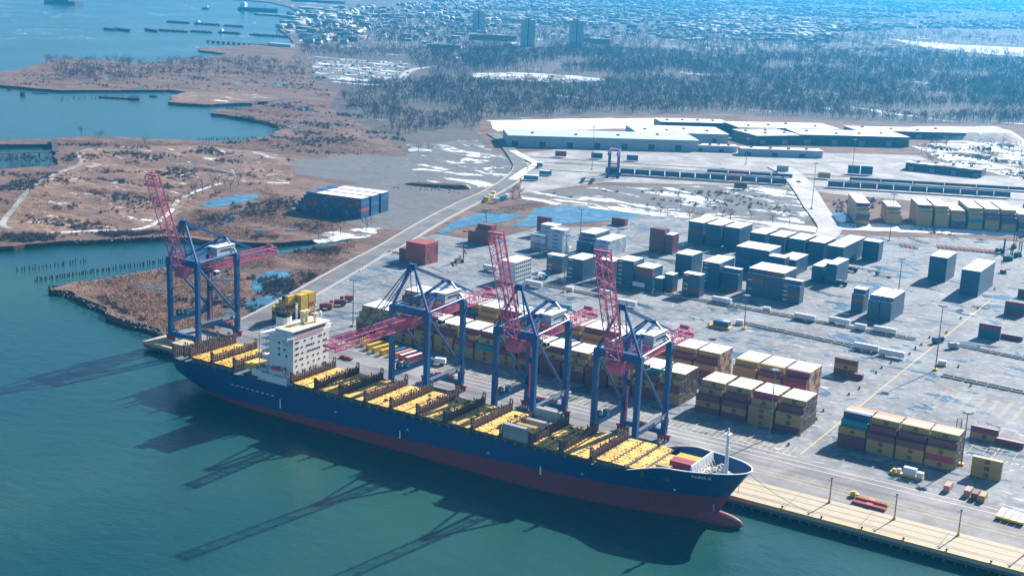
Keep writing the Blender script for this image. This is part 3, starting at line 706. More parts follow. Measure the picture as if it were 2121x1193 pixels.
for x, y, r in ((114.6, CY-4.6, 0.2), (115.4, CY+4.6, -0.2), (118.6, CY+2.4, 0.3), (122.4, CY, 1.5), (118.4, CY-2.6, 0.9)): winch(x, y, r)
fr = random.Random(3); fs = MB()
for k in range(46):
    x = fr.uniform(112.5, 124.5); w = max(0.3, half(x+1.0, 14.2)-2.4); y = CY+fr.uniform(-w, w)
    if fr.random() < 0.5: fs.tube((x, y, 14.5), (x, y, 15.4+fr.random()), 0.3, 7, fr.randrange(2))
    else: fs.box((x, y, 14.9), (fr.uniform(.5, 1.8), fr.uniform(.4, 1.2), fr.uniform(.6, 1.6)), fr.randrange(2), fr.uniform(0, 3))
part('deck_fittings', fs, [M['cream'], M['black']], SH)['kind'] = 'stuff'
sf = MB()
for k in range(40):                                          # fittings along the side decks
    x = fr.uniform(-140, 70); s = fr.choice((-1, -1, 1)); sf.box((x, CY+s*15.1, 11.4), (fr.uniform(.4, 1.6), 0.6, fr.uniform(.6, 1.6)), fr.randrange(2))
for k in range(24):
    x = fr.uniform(-60, 70); sf.box((x, CY+fr.uniform(-13, 13), HZ(x)+0.45), (fr.uniform(.6, 1.6), fr.uniform(.6, 1.4), 0.6), 1)
part('side_deck_fittings', sf, [M['cream'], M['black']], SH)['kind'] = 'stuff'
# lettering and marks on the near side of the hull
def on_hull(x, z, off=0.10): return (x, CY-half(x, z)-off, z)
def text_mesh(txt, size, bold=0.0):
    c = bpy.data.curves.new('t', 'FONT'); c.body = txt; c.size = size; c.offset = bold; c.resolution_u = 3
    o = bpy.data.objects.new('t', c); COL.objects.link(o)
    dg = bpy.context.evaluated_depsgraph_get(); me = bpy.data.meshes.new_from_object(o.evaluated_get(dg))
    bpy.data.objects.remove(o); return me
tm = text_mesh('PARIS II', 1.9, 0.04)
for v in tm.vertices:
    x, z = 111.4+v.co.x*1.15, 16.2+v.co.y; v.co = on_hull(x, z, 0.12)
tm.materials.clear(); tm.materials.append(M['ship_white']); part_me('name_lettering', tm, SH)
hm = MB()
for x, z, w, h in ((-93, 0.4, 0.9, 4.2), (-24, 1.6, 0.9, 3.6), (47, 2.6, 0.9, 3.6), (-60, 5.6, 1.6, 0.5), (-20, 6.4, 1.4, 0.5), (22, 5.9, 1.8, 0.5), (66, 7.2, 1.4, 0.5), (104, 8.2, 1.0, 1.0)):
    hm.poly([on_hull(x-w/2, z), on_hull(x+w/2, z), on_hull(x+w*0.3, z+h), on_hull(x-w*0.4, z+h)])
for k in range(9): x = -124+k*3.2; hm.poly([on_hull(x, 5.2), on_hull(x+1.7, 5.2), on_hull(x+1.7, 5.6), on_hull(x, 5.6)])
for k in range(10): hm.poly([on_hull(117.3, 3.4-k*0.55), on_hull(117.7, 3.4-k*0.55), on_hull(117.7, 3.7-k*0.55), on_hull(117.3, 3.7-k*0.55)])
part('hull_marks', hm, M['ship_white'], SH)['kind'] = 'stuff'
for i, (a, b) in enumerate((((125, CY+6, 18), (150, 4, 0.6)), ((124, CY+7, 18), (118, 4, 0.6)), ((-163, CY+12, 10.5), (-192, 4, 0.6)), ((96, CY+15, 15), (84, 4, .6)))):
    r = MB(); pts = [Vector(a).lerp(Vector(b), t/8)-Vector((0, 0, 2.0*math.sin(math.pi*t/8))) for t in range(9)]
    for p, q in zip(pts, pts[1:]): r.tube(p, q, 0.09, 5, 0, None, False)
    part('mooring_line', r, M['rope'], SH)
# ================================================================== ship-to-shore cranes
M['crane_blue'] = paint('crane_blue', (0.016, 0.085, 0.235), 0.45, 0.3, (0.03, 0.05, 0.09), 0.15)
M['boom_pink'] = paint('faded_red_boom', (0.54, 0.105, 0.20), 0.55, 0.3, (0.25, 0.08, 0.10), 0.5)
M['mach_white'] = paint('machinery_white', (0.78, 0.78, 0.76), 0.5, 0.2, (0.4, 0.35, 0.3), 0.3)
M['house_wall'] = paint('house_wall', (0.42, 0.46, 0.50), 0.6, 0.2)
M['bogie_red'] = paint('bogie_red', (0.30, 0.03, 0.06), 0.6, 0.4, (0.08, 0.04, 0.04), 0.6)
M['grey_steel'] = paint('grey_steel', (0.25, 0.26, 0.27), 0.5, 0.3)
M['teal_box'] = paint('teal_box', (0.05, 0.28, 0.30), 0.5, 0.2)
M['yellow'] = paint('safety_yellow', (0.70, 0.45, 0.03), 0.5, 0.3, (0.3, 0.15, 0.05))
def lattice(b, p, q, w, h, n, chord=0.42, web=0.24, w2=None, h2=None, gallery=False):
    """box truss from p to q: four chords, zigzag webs, cross frames"""
    p = Vector(p); q = Vector(q); a = (q-p).normalized(); r = Vector((1, 0, 0)); u = r.cross(a)
    if u.z < 0 and abs(a.z) < 0.9: u = -u
    w2 = w if w2 is None else w2; h2 = h if h2 is None else h2
    def cor(t):
        ww = w+(w2-w)*t; hh = h+(h2-h)*t; c = p.lerp(q, t)
        return [c + r*(sx*ww/2) + u*(sy*hh/2) for sx, sy in ((-1, -1), (1, -1), (1, 1), (-1, 1))]
    c0, c1 = cor(0), cor(1)
    for k in range(4): b.beam(c0[k], c1[k], chord, chord)
    for i in range(n):
        A, B = cor(i/n), cor((i+1)/n)
        for k, k2 in ((0, 1), (1, 2), (2, 3), (3, 0)):
            if (i+k) % 2: b.beam(A[k], B[k2], web)
            else: b.beam(A[k2], B[k], web)
            b.beam(B[k], B[k2], web)
        if i == 0:
            for k in range(4): b.beam(A[k], A[(k+1) % 4], chord)
def crane_parts(raised):
    """parts of one crane about (x=0, y=0 at the water-side rail, z=0 at the ground)"""
    P = []
    B = M['crane_blue']
    for x in (-10.2, 10.2):
        for y in (0, 29):
            b = MB(); b.beam((x, y, 3.2), (x, y, 12.0), 2.6, 2.2, up=(0, 1, 0), w2=2.3, h2=2.0); b.beam((x, y, 12.0), (x, y, 45.8), 2.3, 2.0, up=(0, 1, 0), w2=2.3, h2=2.0); b.box((x, y, 42.6), (2.7, 2.5, 5.6)); P.append(('leg', b, B, None))
    for y in (0, 29):
        b = MB(); b.box((0, y, 4.0), (18.2, 1.7, 2.3)); P.append(('sill_beam', b, B, None))
        for s in (-1, 1):
            b = MB()
            b.box((s*10.2, y, 2.5), (6.6, 1.2, 0.8), 0)
            for k in (-2.3, -0.8, 0.8, 2.3):
                b.tube((s*10.2+k, y-0.3, 0.66), (s*10.2+k, y+0.3, 0.66), 0.62, 10, 1); b.box((s*10.2+k, y, 1.5), (1.2, 0.9, 1.3), 0)
            P.append(('bogie', b, [M['bogie_red'], M['black']], None))
    for x in (-10.2, 10.2):
        b = MB(); b.beam((x, 1, 11.2), (x, 28, 11.2), 1.6, 2.2); P.append(('portal_beam', b, B, None))
        b = MB(); b.beam((x+0.9 if x > 0 else x-0.9, 1.5, 12.4), (x+0.9 if x > 0 else x-0.9, 27.5, 12.4), 1.0, 0.12)
        for k in range(14): yy = 1.6+k*2.0; b.beam((x+1.3*(1 if x > 0 else -1), yy, 12.4), (x+1.3*(1 if x > 0 else -1), yy, 13.6), 0.12)
        b.beam((x+1.3*(1 if x > 0 else -1), 1.5, 13.6), (x+1.3*(1 if x > 0 else -1), 27.5, 13.6), 0.12); b.beam((x+1.3*(1 if x > 0 else -1), 1.5, 13.0), (x+1.3*(1 if x > 0 else -1), 27.5, 13.0), 0.09)
        P.append(('walkway', b, M['grey_steel'], None))
        b = MB(); b.tube((x, 0.8, 42.5), (x, 28.4, 13.0), 0.62, 10); P.append(('diagonal_brace', b, B, None))
        b = MB(); b.tube((x, 0.6, 45.0), (x, 28.4, 46.4), 0.55, 10); P.append(('top_tie', b, B, None))
        b = MB(); b.beam((x, 0, 45.5), (x*0.12, 1.0, 64.6), 1.0, 1.0, up=(0, 1, 0)); P.append(('mast_leg', b, B, None))
        b = MB(); b.beam((x*0.22, 29.5, 53.2), (x*0.98, 29, 46.4), 0.8, 0.8); P.append(('rear_mast_leg', b, B, None))
        b = MB(); b.beam((x*0.20, 29.0, 52.6), (x*0.32, 2.2, 45.6), 1.0, 1.0); P.append(('main_strut', b, B, None))
        b = MB(); b.beam((x, 1.0, 46.0), (x*0.3, 15.0, 48.8), 0.6, 0.6); P.append(('plan_brace', b, B, None))
    b = MB(); b.box((0, 0, 44.4), (18.1, 2.1, 3.6)); P.append(('front_cross_beam', b, B, None))
    b = MB(); b.box((0, 29, 44.9), (18.1, 1.7, 2.2)); P.append(('rear_cross_beam', b, B, None))
    b = MB(); b.box((0, 1.0, 65.2), (4.2, 2.6, 1.2)); b.box((0, 1.0, 66.2), (3.4, 2.0, 0.9)); b.tube((-1.4, -0.6, 65), (1.4, -0.6, 65), 0.9, 10)
    for s in (-1, 1): b.beam((s*1.8, 1.0, 66.4), (s*1.8, 1.0, 68), 0.14)
    P.append(('apex_head', b, B, None))
    b = MB(); b.beam((0, 1.5, 65.0), (0, 29.5, 53.4), 1.5, 1.3); P.append(('backstay', b, B, None))
    b = MB(); b.beam((-2.0, 30, 53.0), (-2.2, 49, 44.4), 0.7, 0.7); b.beam((2.0, 30, 53.0), (2.2, 49, 44.4), 0.7, 0.7); b.box((0, 29.6, 53.2), (5.2, 1.2, 1.2)); P.append(('rear_stay', b, B, None))
    for s in (-1, 1):
        b = MB(); b.tube((s*1.2, 1.0, 64.6), (s*2.4, 4.5, 43.5), 0.22, 6); P.append(('hanger', b, B, None))
    # fixed girder and back-reach
    b = MB(); lattice(b, (0, -1.0, 39.8), (0, 69, 39.8), 5.4, 4.2, 18, 0.36, 0.17)
    for k in range(18): b.beam((-2.2, -0.5+k*3.9, 37.8), (2.2, -0.5+k*3.9, 37.8), 0.18)
    P.append(('trolley_girder', b, M['boom_pink'], None))
    b = MB()
    for s in (-1, 1):
        b.beam((s*3.4, 29, 38.2), (s*3.4, 69, 38.2), 0.7, 0.1)
        for k in range(20): b.beam((s*4.0, 30+k*2, 38.2), (s*4.0, 30+k*2, 39.4), 0.14)
        b.beam((s*4.0, 29, 39.4), (s*4.0, 69, 39.4), 0.12)
    b.box((0, 68.5, 39.2), (7.6, 1.2, 1.4)); b.tube((-2.2, 66, 42.6), (2.2, 66, 42.6), 1.0, 10)
    P.append(('girder_walkway', b, M['boom_pink'], None))
    b = MB(); b.box((4.6, 23.5, 48.4), (6.6, 13.5, 3.8)); b.box((4.6, 23.5, 46.2), (7.6, 14.5, 0.5))
    for k in range(4): b.box((4.6+k*1.2-1.8, 18.5+k*3.2, 50.5), (1.0, 1.2, 0.5))
    P.append(('machinery_house', b, M['house_wall'], None))
    b = MB(); b.box((4.6, 23.5, 50.45), (7.0, 14.0, 0.3)); P.append(('house_roof', b, M['mach_white'], None))
    b = MB()
    b.box((7.95, 23.5, 48.4), (0.12, 8.0, 0.9)); P.append(('house_vent', b, M['glass'], None))
    b = MB(); b.box((0, 16, 37.0), (6.0, 5.5, 1.2)); b.box((0, 16, 36.0), (3.2, 3.0, 1.2)); b.tube((-2.4, 14, 37.4), (2.4, 14, 37.4), 0.7, 8); P.append(('trolley', b, M['black'], None))
    b = MB(); b.box((3.6, 20.5, 35.4), (2.4, 3.0, 2.6), 0); b.box((3.6, 18.95, 35.3), (2.1, 0.15, 1.8), 1); b.box((4.85, 20.4, 35.4), (0.15, 2.4, 1.4), 1); P.append(('operator_cab', b, [M['mach_white'], M['glass']], None))
    b = MB()
    for k in range(26):                                     # festoon cable loops
        y0 = 6+k*1.1; b.beam((-3.4, y0, 37.4), (-3.4, y0+0.55, 35.6), 0.12); b.beam((-3.4, y0+0.55, 35.6), (-3.4, y0+1.1, 37.4), 0.12)
    P.append(('festoon_cable', b, M['black'], None))
    b = MB(); b.tube((-11.7, 7.0, 13.6), (-10.9, 7.0, 13.6), 1.9, 16, 0); b.tube((-11.9, 7.0, 13.6), (-10.7, 7.0, 13.6), 0.8, 12, 1); P.append(('cable_reel', b, [M['black'], M['grey_steel']], None))
    b = MB(); b.box((-10.2, 11.5, 13.6), (2.2, 2.2, 2.4)); P.append(('power_box', b, M['teal_box'], None))
    b = MB(); b.box((-8.5, 27.6, 26), (0.7, 0.9, 40)); b.box((-8.1, 27.3, 26), (0.35, 0.5, 41)); P.append(('elevator_mast', b, M['boom_pink'], None))
    b = MB(); b.box((-7.6, 27.2, 24.0), (2.0, 2.0, 2.8)); P.append(('elevator_car', b, M['black'], None))
    b = MB()
    for k in range(9):
        z = 5+k*4.2; s = 1 if k % 2 else -1; b.beam((11.7, 29+s*0.9, z), (11.7, 29-s*0.9, z+4.0), 0.3, 0.12); b.box((11.7, 29-s*1.0, z+4.1), (0.5, 0.5, 0.1))
    P.append(('stair', b, M['crane_blue'], None))
    b = MB(); b.box((11.02, 20, 11.5), (0.1, 5.5, 1.3)); b.box((11.02, 25.6, 11.6), (0.1, 1.6, 1.5)); P.append(('sign_board', b, M['mach_white'], None))
    hinge = Vector((0, -1.5, 39.9))
    if raised:
        d = Vector((0, -math.cos(math.radians(70.5)), math.sin(math.radians(70.5))))
    else: d = Vector((0, -1, 0.0))
    b = MB(); tip = hinge+d*56.0
    lattice(b, hinge+d*1.0, tip, 5.6, 4.4, 15, 0.36, 0.17)
    for k in range(5): c = hinge+d*(8+k*11); b.beam(c-Vector((2.6, 0, 0)), c+Vector((2.6, 0, 0)), 0.35)
    u = Vector((1, 0, 0)).cross(d)
    if raised is False and u.z < 0: u = -u
    for s in (-1, 1): b.beam(hinge+d*1.0+Vector((s*2.2, 0, 0))-u*2.2, tip+Vector((s*2.2, 0, 0))-u*2.2, 0.25, 0.4)
    P.append(('boom', b, M['boom_pink'], None))
    b = MB(); b.beam(tip-Vector((3.8, 0, 0)), tip+Vector((3.8, 0, 0)), 1.1, 0.8)
    b.beam(tip-Vector((3.4, 0, 0))-d*2.2, tip+Vector((3.4, 0, 0))-d*2.2, 0.5, 0.5)
    P.append(('boom_tip_beam', b, M['boom_pink'], None))
    b = MB(); b.box((0, -1.2, 39.2), (6.6, 3.6, 5.4)); P.append(('hinge_frame', b, M['boom_pink'], None))
    if raised:
        for s in (-1, 1):
            b = MB(); m1 = hinge+d*28; k = Vector((s*1.6, 4.2, 52.5)); b.tube((s*1.4, 0.8, 65), k, 0.2, 6); b.tube(k, m1+Vector((s*2.2, 0, 0)), 0.2, 6); P.append(('forestay', b, B, None))
    else:
        for s in (-1, 1):
            b = MB(); b.tube((s*1.4, 0.4, 65), hinge+d*33+Vector((s*2.4, 0, 2.3)), 0.28, 6); P.append(('forestay', b, B, None))
            b = MB(); b.tube((s*1.0, 0.4, 65), hinge+d*25+Vector((s*2.4, 0, 2.3)), 0.22, 6); P.append(('forestay', b, B, None))
        b = MB()
        for k in range(8): b.box((2.88, hinge.y-36-k*1.5, 40.1), (0.12, 0.75, 0.9))
        P.append(('boom_letters', b, M['yellow'], None))
    # spreader frames and gear parked on the sill
    b = MB()
    for k in range(7): b.box((-4+k*1.6, 29+RND.uniform(-.6, .6), 5.9), (1.2, 1.4, RND.uniform(.8, 1.8)))
    P.append(('sill_machinery', b, M['bogie_red'], None))
    return P
def make_crane(raised):
    root = empty('quay_crane', (0, 0, 0))
    made = {}
    under = {'house_roof': 'machinery_house', 'house_vent': 'machinery_house', 'operator_cab': 'trolley', 'boom_tip_beam': 'boom', 'boom_letters': 'boom', 'girder_walkway': 'trolley_girder', 'festoon_cable': 'trolley_girder', 'walkway': 'portal_beam', 'sign_board': 'portal_beam', 'elevator_car': 'elevator_mast'}
    for nm, b, m, lab in crane_parts(raised): made[nm] = b.build(nm, m, made[under[nm]] if nm in under and under[nm] in made else root)
    return root
cr_r = make_crane(True); cr_l = make_crane(False)
c1 = cr_r; c3 = copy_tree(cr_r); c4 = copy_tree(cr_r); c2 = cr_l
for o, x, lab in ((c1, -202.3, 'blue quay crane with raised pink boom standing behind the ship\'s stern by the creek'),
                  (c2, -54.0, 'blue quay crane with its pink lattice boom lowered over the ship beside the white bridge'),
                  (c3, 4.6, 'blue quay crane with raised pink boom next to the crane whose boom is lowered'),
                  (c4, 56.0, 'blue quay crane with raised pink boom nearest the ship\'s bow')):
    o.location = (x, 13.0, 0.05); tag(o, lab, 'crane', 'ship-to-shore cranes on the quay')
# ================================================================== shipping containers
CC = {'mustard': (0.43, 0.285, 0.085), 'maroon': (0.20, 0.034, 0.060), 'crimson': (0.38, 0.03, 0.06), 'teal': (0.02, 0.25, 0.28), 'navy': (0.017, 0.085, 0.165),
      'blue': (0.03, 0.13, 0.30), 'grey': (0.36, 0.38, 0.38), 'white': (0.72, 0.73, 0.72), 'green': (0.03, 0.17, 0.12), 'orange': (0.60, 0.20, 0.03), 'brown': (0.16, 0.07, 0.055), 'rust red': (0.36, 0.07, 0.055), 'pale blue': (0.42, 0.52, 0.58), 'salmon': (0.58, 0.28, 0.20), 'yellow': (0.68, 0.44, 0.04)}
CM = {k: corrug('container_'+k.replace(' ', '_'), v) for k, v in CC.items()}
NAMES = {'mustard': 'mustard yellow', 'navy': 'dark navy', 'teal': 'teal', 'yellow': 'bright yellow'}
M['snow_cap'] = paint('settled_snow', (0.80, 0.80, 0.80), 0.8, 0.35, (0.55, 0.50, 0.42), 0.25, world=True)
M['door_bar'] = paint('door_gear', (0.28, 0.27, 0.26), 0.5, 0.3)
CL, CW, CH = 12.19, 2.44, 2.9
def body_mesh(L, H, col):
    b = MB(); b.box((0, 0, H/2), (L-0.12, CW-0.10, H-0.06))
    for sx in (-1, 1):
        for sy in (-1, 1): b.box((sx*(L/2-0.09), sy*(CW/2-0.09), H/2), (0.18, 0.18, H))
    for sy in (-1, 1):
        for z in (0.09, H-0.07): b.box((0, sy*(CW/2-0.06), z), (L-0.36, 0.12, 0.17 if z < 1 else 0.13))
    for sx in (-1, 1):
        for z in (0.09, H-0.08): b.box((sx*(L/2-0.07), 0, z), (0.14, CW-0.36, 0.17))
    return b.mesh('shipping_container', CM[col])
_bm = {}
def bmesh_for(L, H, col):
    k = (L, H, col)
    if k not in _bm: _bm[k] = body_mesh(L, H, col)
    return _bm[k]
_dm = {}
def door_mesh(H, reefer=False):
    k = (H, reefer)
    if k not in _dm:
        b = MB()
        if reefer:
            b.box((0.02, 0, H*0.45), (0.10, 1.8, H*0.62)); b.box((0.05, 0, H*0.62), (0.14, 0.9, 0.9))
        else:
            for y in (-0.85, -0.35, 0.35, 0.85): b.box((0.0, y, H/2), (0.09, 0.07, H-0.35))
            b.box((0.0, 0, H/2), (0.05, 0.05, H-0.3))
            for y in (-0.6, 0.6): b.box((0.03, y, H*0.4), (0.08, 0.5, 0.10))
        _dm[k] = b.mesh('door_gear' if not reefer else 'cooling_unit', M['door_bar'] if not reefer else M['black'])
    return _dm[k]
lg = MB(); lg.box((0, 0, 0), (1.9, 0.03, 1.75), 0)                    # two-letter line over one letter in a dark square, as on the boxes
for x in (-0.45, 0.45): lg.box((x, -0.02, 0.36), (0.62, 0.03, 0.10), 1); lg.box((x, -0.02, 0.62), (0.10, 0.03, 0.42), 1)
lg.box((0, -0.02, -0.22), (0.9, 0.03, 0.10), 1); lg.box((-0.4, -0.02, -0.45), (0.10, 0.03, 0.45), 1); lg.box((0, -0.02, -0.66), (0.9, 0.03, 0.10), 1)
M['logo_dark'] = paint('logo_brown', (0.05, 0.04, 0.03), 0.5, 0.0); LOGO = lg.mesh('logo', [M['logo_dark'], CM['mustard']])
scp = MB(); scp.box((0, 0, 0.05), (CL-0.9, CW+0.14, 0.10)); SNOW = scp.mesh('snow_cover', M['snow_cap'])
scp2 = MB(); scp2.box((0, 0, 0.05), (CL-0.5, CW-0.7, 0.07)); SNOWT = scp2.mesh('snow_cover', M['snow_cap'])
def cbox(col, x, y, z, label, group, rz=0.0, L=CL, H=CH, logo=None, snow=0, door=True, reefer=False):
    o = link('shipping_container', bmesh_for(L, H, col), None, (x, y, z), rz)
    tag(o, label, 'container', group)
    if door: link('cooling_unit' if reefer else 'door_gear', door_mesh(H, reefer), o, (L/2+0.01, 0, 0))
    if logo is None: logo = col == 'mustard'
    if logo: link('logo', LOGO, o, (L*0.02, -CW/2-0.005, H*0.52))
    if snow: link('snow_cover', SNOW if snow == 1 else SNOWT, o, (0, 0, H))
    return o
# ---- everything past the individually built ones, and the boxes hidden inside the stacks: one object
SK = list(CC); ST = MB(); SNOW_I, DARK_I = len(SK), len(SK)+1
def sbox(col, x, y, z, rz=0.0, L=CL, H=CH, top=None):
    ST.box((x, y, z+H/2-0.01), (L, CW, H-0.05), SK.index(col), rz, top)
ORD = ['first', 'second', 'third', 'fourth', 'fifth', 'sixth', 'seventh', 'eighth', 'ninth', 'tenth', 'eleventh', 'twelfth', 'thirteenth', 'fourteenth', 'fifteenth', 'sixteenth']
TIER = ['ground', 'second', 'third', 'fourth', 'top']
cr = random.Random(21)
def pick(r, pal): return r.choices([p[0] for p in pal], [p[1] for p in pal])[0]
MSC = [('mustard', 55), ('maroon', 34), ('crimson', 3), ('teal', 2), ('brown', 4), ('navy', 2)]
def block(x0, y0, nb, prof, fronts, pitch, rowp, where, short, group, snow=1, tops=None, end=True, individual=True, pal=MSC):
    nr = len(prof)
    for bi in range(nb):
        xc = x0+bi*pitch+CL/2
        for r in range(nr):
            for t in range(prof[r]):
                fr_idx = None
                front = (r == 0) or (t >= prof[r-1])
                topmost = t == prof[r]-1
                endcol = end and bi == nb-1
                col = pick(cr, pal)
                if front and bi < len(fronts) and fronts[bi]: col = fronts[bi][t]
                if topmost and tops and not front: col = tops[r % len(tops)]
                y = y0+CW/2+r*rowp+cr.uniform(-.06, .06); x = xc+cr.uniform(-.10, .10); z = t*CH+0.02
                if individual and (front or topmost or endcol):
                    rw = 'front' if r == 0 else ('rear' if r == nr-1 else ORD[r])
                    lab = '%s container, %s tier, %s row, %s bay from %s, %s' % (NAMES.get(col, col), TIER[t] if t < 4 else 'top', rw, ORD[bi], where, short)
                    sn = 0
                    if snow and topmost: sn = 1 if (r >= 3) else (2 if r == 2 else 0)
                    cbox(col, x, y, z, lab, group, snow=sn, logo=(col == 'mustard' and front), door=endcol)
                else: sbox(col, x, y, z, top=SNOW_I if (snow and topmost and r > 1) else None)
Y_, R_m, K_, T_, B_ = 'mustard', 'maroon', 'crimson', 'teal', 'navy'
P8 = [3, 4, 5, 5, 5, 5, 5, 5]
fr1 = [None]*15
fr1[14] = [Y_, Y_, R_m, Y_, Y_]; fr1[13] = [R_m, R_m, Y_, R_m, T_]; fr1[12] = [R_m, Y_, Y_, Y_, Y_]; fr1[11] = [R_m, R_m, R_m, Y_, Y_]; fr1[10] = [R_m, R_m, Y_, Y_, Y_]; fr1[9] = [R_m, R_m, R_m, Y_, R_m]; fr1[8] = [R_m, Y_, R_m, Y_, Y_]
fr1[7] = [Y_, Y_, R_m, R_m, Y_]; fr1[6] = [Y_, Y_, T_, Y_, R_m]; fr1[5] = [Y_, Y_, K_, Y_, R_m]; fr1[4] = [Y_, Y_, Y_, R_m, Y_]; fr1[3] = [Y_, Y_, Y_, R_m, Y_]; fr1[2] = [Y_, Y_, R_m, Y_, Y_]; fr1[1] = [R_m, Y_, R_m, Y_, Y_]; fr1[0] = [R_m, R_m, Y_, Y_, Y_]
block(-147.4, 89.2, 15, P8, fr1, 13.32, 2.62, 'the road', 'row behind cranes', 'containers stacked in the row behind the cranes')
block(60.3, 88.2, 4, P8, [[R_m, Y_, R_m, Y_, Y_], [R_m, Y_, R_m, R_m, Y_], [Y_, Y_, Y_, Y_, K_], [R_m, Y_, Y_, R_m, Y_]], 13.4, 2.58, 'the cranes', 'block behind bow', 'containers stacked in the block behind the bow')
block(130.8, 87.0, 4, [3, 4, 5, 5, 5, 5], [[R_m, R_m, Y_, T_, B_], [Y_, Y_, R_m, R_m, Y_], [Y_, Y_, R_m, R_m, Y_], [Y_, K_, Y_, R_m, Y_]], 13.0, 2.56, 'the bow', 'block with striped roofs', 'containers stacked in the block with striped roofs', snow=0, tops=['salmon', 'grey', 'mustard', 'white', 'salmon', 'mustard'])
# second long row, too far inside to be told apart one by one
block(-151.0, 133.6, 15, P8, [], 13.5, 2.62, '', '', '', individual=False, end=False)
block(59.4, 134.0, 3, [4, 5, 5, 5, 5, 5, 5, 5], [], 13.4, 2.6, '', '', '', individual=False, end=False)
DK = [('navy', 88), ('brown', 5), ('maroon', 3), ('blue', 4)]
def sblock(x0, y0, nb, nr, tiers, pal, pitch=14.6, L=CL, rz=0.0, top=SNOW_I, rowp=2.5, step=0, org=None):
    o = Vector(org) if org else None
    for bi in range(nb):
        for r in range(nr):
            tt = tiers - (max(0, step-r) if step else 0)
            for t in range(max(1, tt)):
                x, y = x0+bi*pitch+L/2, y0+CW/2+r*rowp
                vis = (t == tt-1) or r == 0 or bi == nb-1 or bi == 0 or r == nr-1 or (step and t >= tt-2)
                if not vis: continue
                if o is not None:
                    ca, sa = math.cos(rz), math.sin(rz); x, y = o.x+x*ca-y*sa, o.y+x*sa+y*ca
                sbox(pick(cr, pal), x, y, t*CH+0.02, rz, L, CH, top if t == tt-1 else None)
PB = [('pale blue', 70), ('grey', 20), ('white', 10)]; RD = [('maroon', 60), ('brown', 30), ('rust red', 10)]
sblock(-111, 446, 3, 10, 6, DK, 14.8); sblock(-63.4, 453, 4, 10, 5, DK, 15.2); sblock(-1.8, 448, 1, 20, 5, DK); sblock(13, 485, 1, 4, 5, DK)
sblock(-46, 384.5, 2, 9, 6, DK, 12.6); sblock(-21.4, 383, 1, 4, 5, DK); sblock(-12, 323, 2, 10, 6, DK, 12.4, step=1); sblock(13.2, 321, 1, 3, 5, DK, step=1)
sblock(-17.6, 395, 1, 10, 4, DK); sblock(9, 388, 1, 10, 4, DK, L=7.4); sblock(18.6, 388, 1, 10, 5, DK, L=7.6); sblock(71, 451, 1, 10, 6, DK); sblock(100, 422.5, 1, 17, 6, DK)
sblock(57, 327, 1, 4, 5, DK, L=7.6, step=1); sblock(70.3, 318, 2, 11, 5, DK, 7.6, L=7.0, step=1); sblock(-43.6, 323, 1, 10, 6, DK); sblock(-30.6, 325, 1, 3, 5, DK, step=1); sblock(-43.8, 293.6, 1, 3, 5, DK); sblock(-57, 294.5, 1, 3, 4, DK, L=6.1)
sblock(-73.4, 345, 1, 7, 5, DK); sblock(-190, 344, 1, 4, 4, PB); sblock(-188, 354.2, 1, 4, 6, PB); sblock(-174.6, 342.5, 1, 4, 6, PB, step=1); sblock(-145, 358, 1, 11, 4, PB, step=1); sblock(-158.6, 357, 1, 11, 5, DK, step=2)
sblock(-145, 292, 1, 3, 4, DK); sblock(-122.6, 281, 1, 8, 5, DK); sblock(-105.4, 291, 1, 5, 5, DK); sblock(-89.4, 289, 1, 6, 6, DK); sblock(-76, 290, 1, 6, 5, DK); sblock(-62.5, 291.5, 1, 3, 3, DK, L=6.1)
sblock(-152, 243.5, 1, 8, 5, [('white', 1)]); sblock(-121, 400, 1, 3, 6, RD, top=None); sblock(-108, 400, 1, 4, 5, RD, L=6.1); sblock(-231, 332, 1, 4, 5, RD, top=None, step=1); sblock(-238, 333, 1, 3, 3, RD, L=6.1, top=None)
sblock(-232, 248, 1, 6, 5, [('rust red', 70), ('maroon', 25), ('navy', 5)], top=None, L=16.5); sblock(-238.6, 249, 1, 5, 3, RD, L=6.1, top=None); sblock(-190, 470, 1, 2, 2, RD, top=None); sblock(-214, 392, 1, 1, 5, [('teal', 1), ('maroon', 2)], top=None)
# the block at the marsh: three strips of boxes stacked end-on
for s in range(3):
    for k in range(25):
        tt = 6 if k > 3 else 2+k
        for t in range(tt):
            if t < tt-1 and s > 0 and k < 24: continue
            ca, sa = math.cos(0.13), math.sin(0.13); lx, ly = k*2.5, s*15.4+6.1
            ST.box((-413+lx*ca-ly*sa, 341+lx*sa+ly*ca, LZ+0.1+t*2.75+1.38), (CW, CL, 2.7), SK.index(pick(cr, [('navy', 62), ('brown', 8), ('rust red', 14), ('blue', 12), ('teal', 4)])), 0.13, SNOW_I if (t == tt-1 and k > 7) else (SK.index(cr.choice(['blue', 'rust red', 'navy'])) if t == tt-1 else None))
# stacks beyond the tracks
for i, (x, y, d, tt) in enumerate(((-37, 622, 22, 6), (-16, 642, 14, 5), (7, 653, 16, 6), (19.5, 659, 17, 6), (32, 665, 17, 5), (44.5, 671, 18, 6), (57, 677, 19, 6), (69.5, 683, 19, 6), (82, 689, 19, 5), (94.5, 695, 19, 6), (107, 701, 19, 6), (120, 707, 19, 6))):
    sblock(0, 0, 1, d, tt, [('mustard', 70), ('maroon', 20), ('teal', 5), ('navy', 5)], rz=math.radians(26), org=(x, y, 0), L=11.6, step=2)
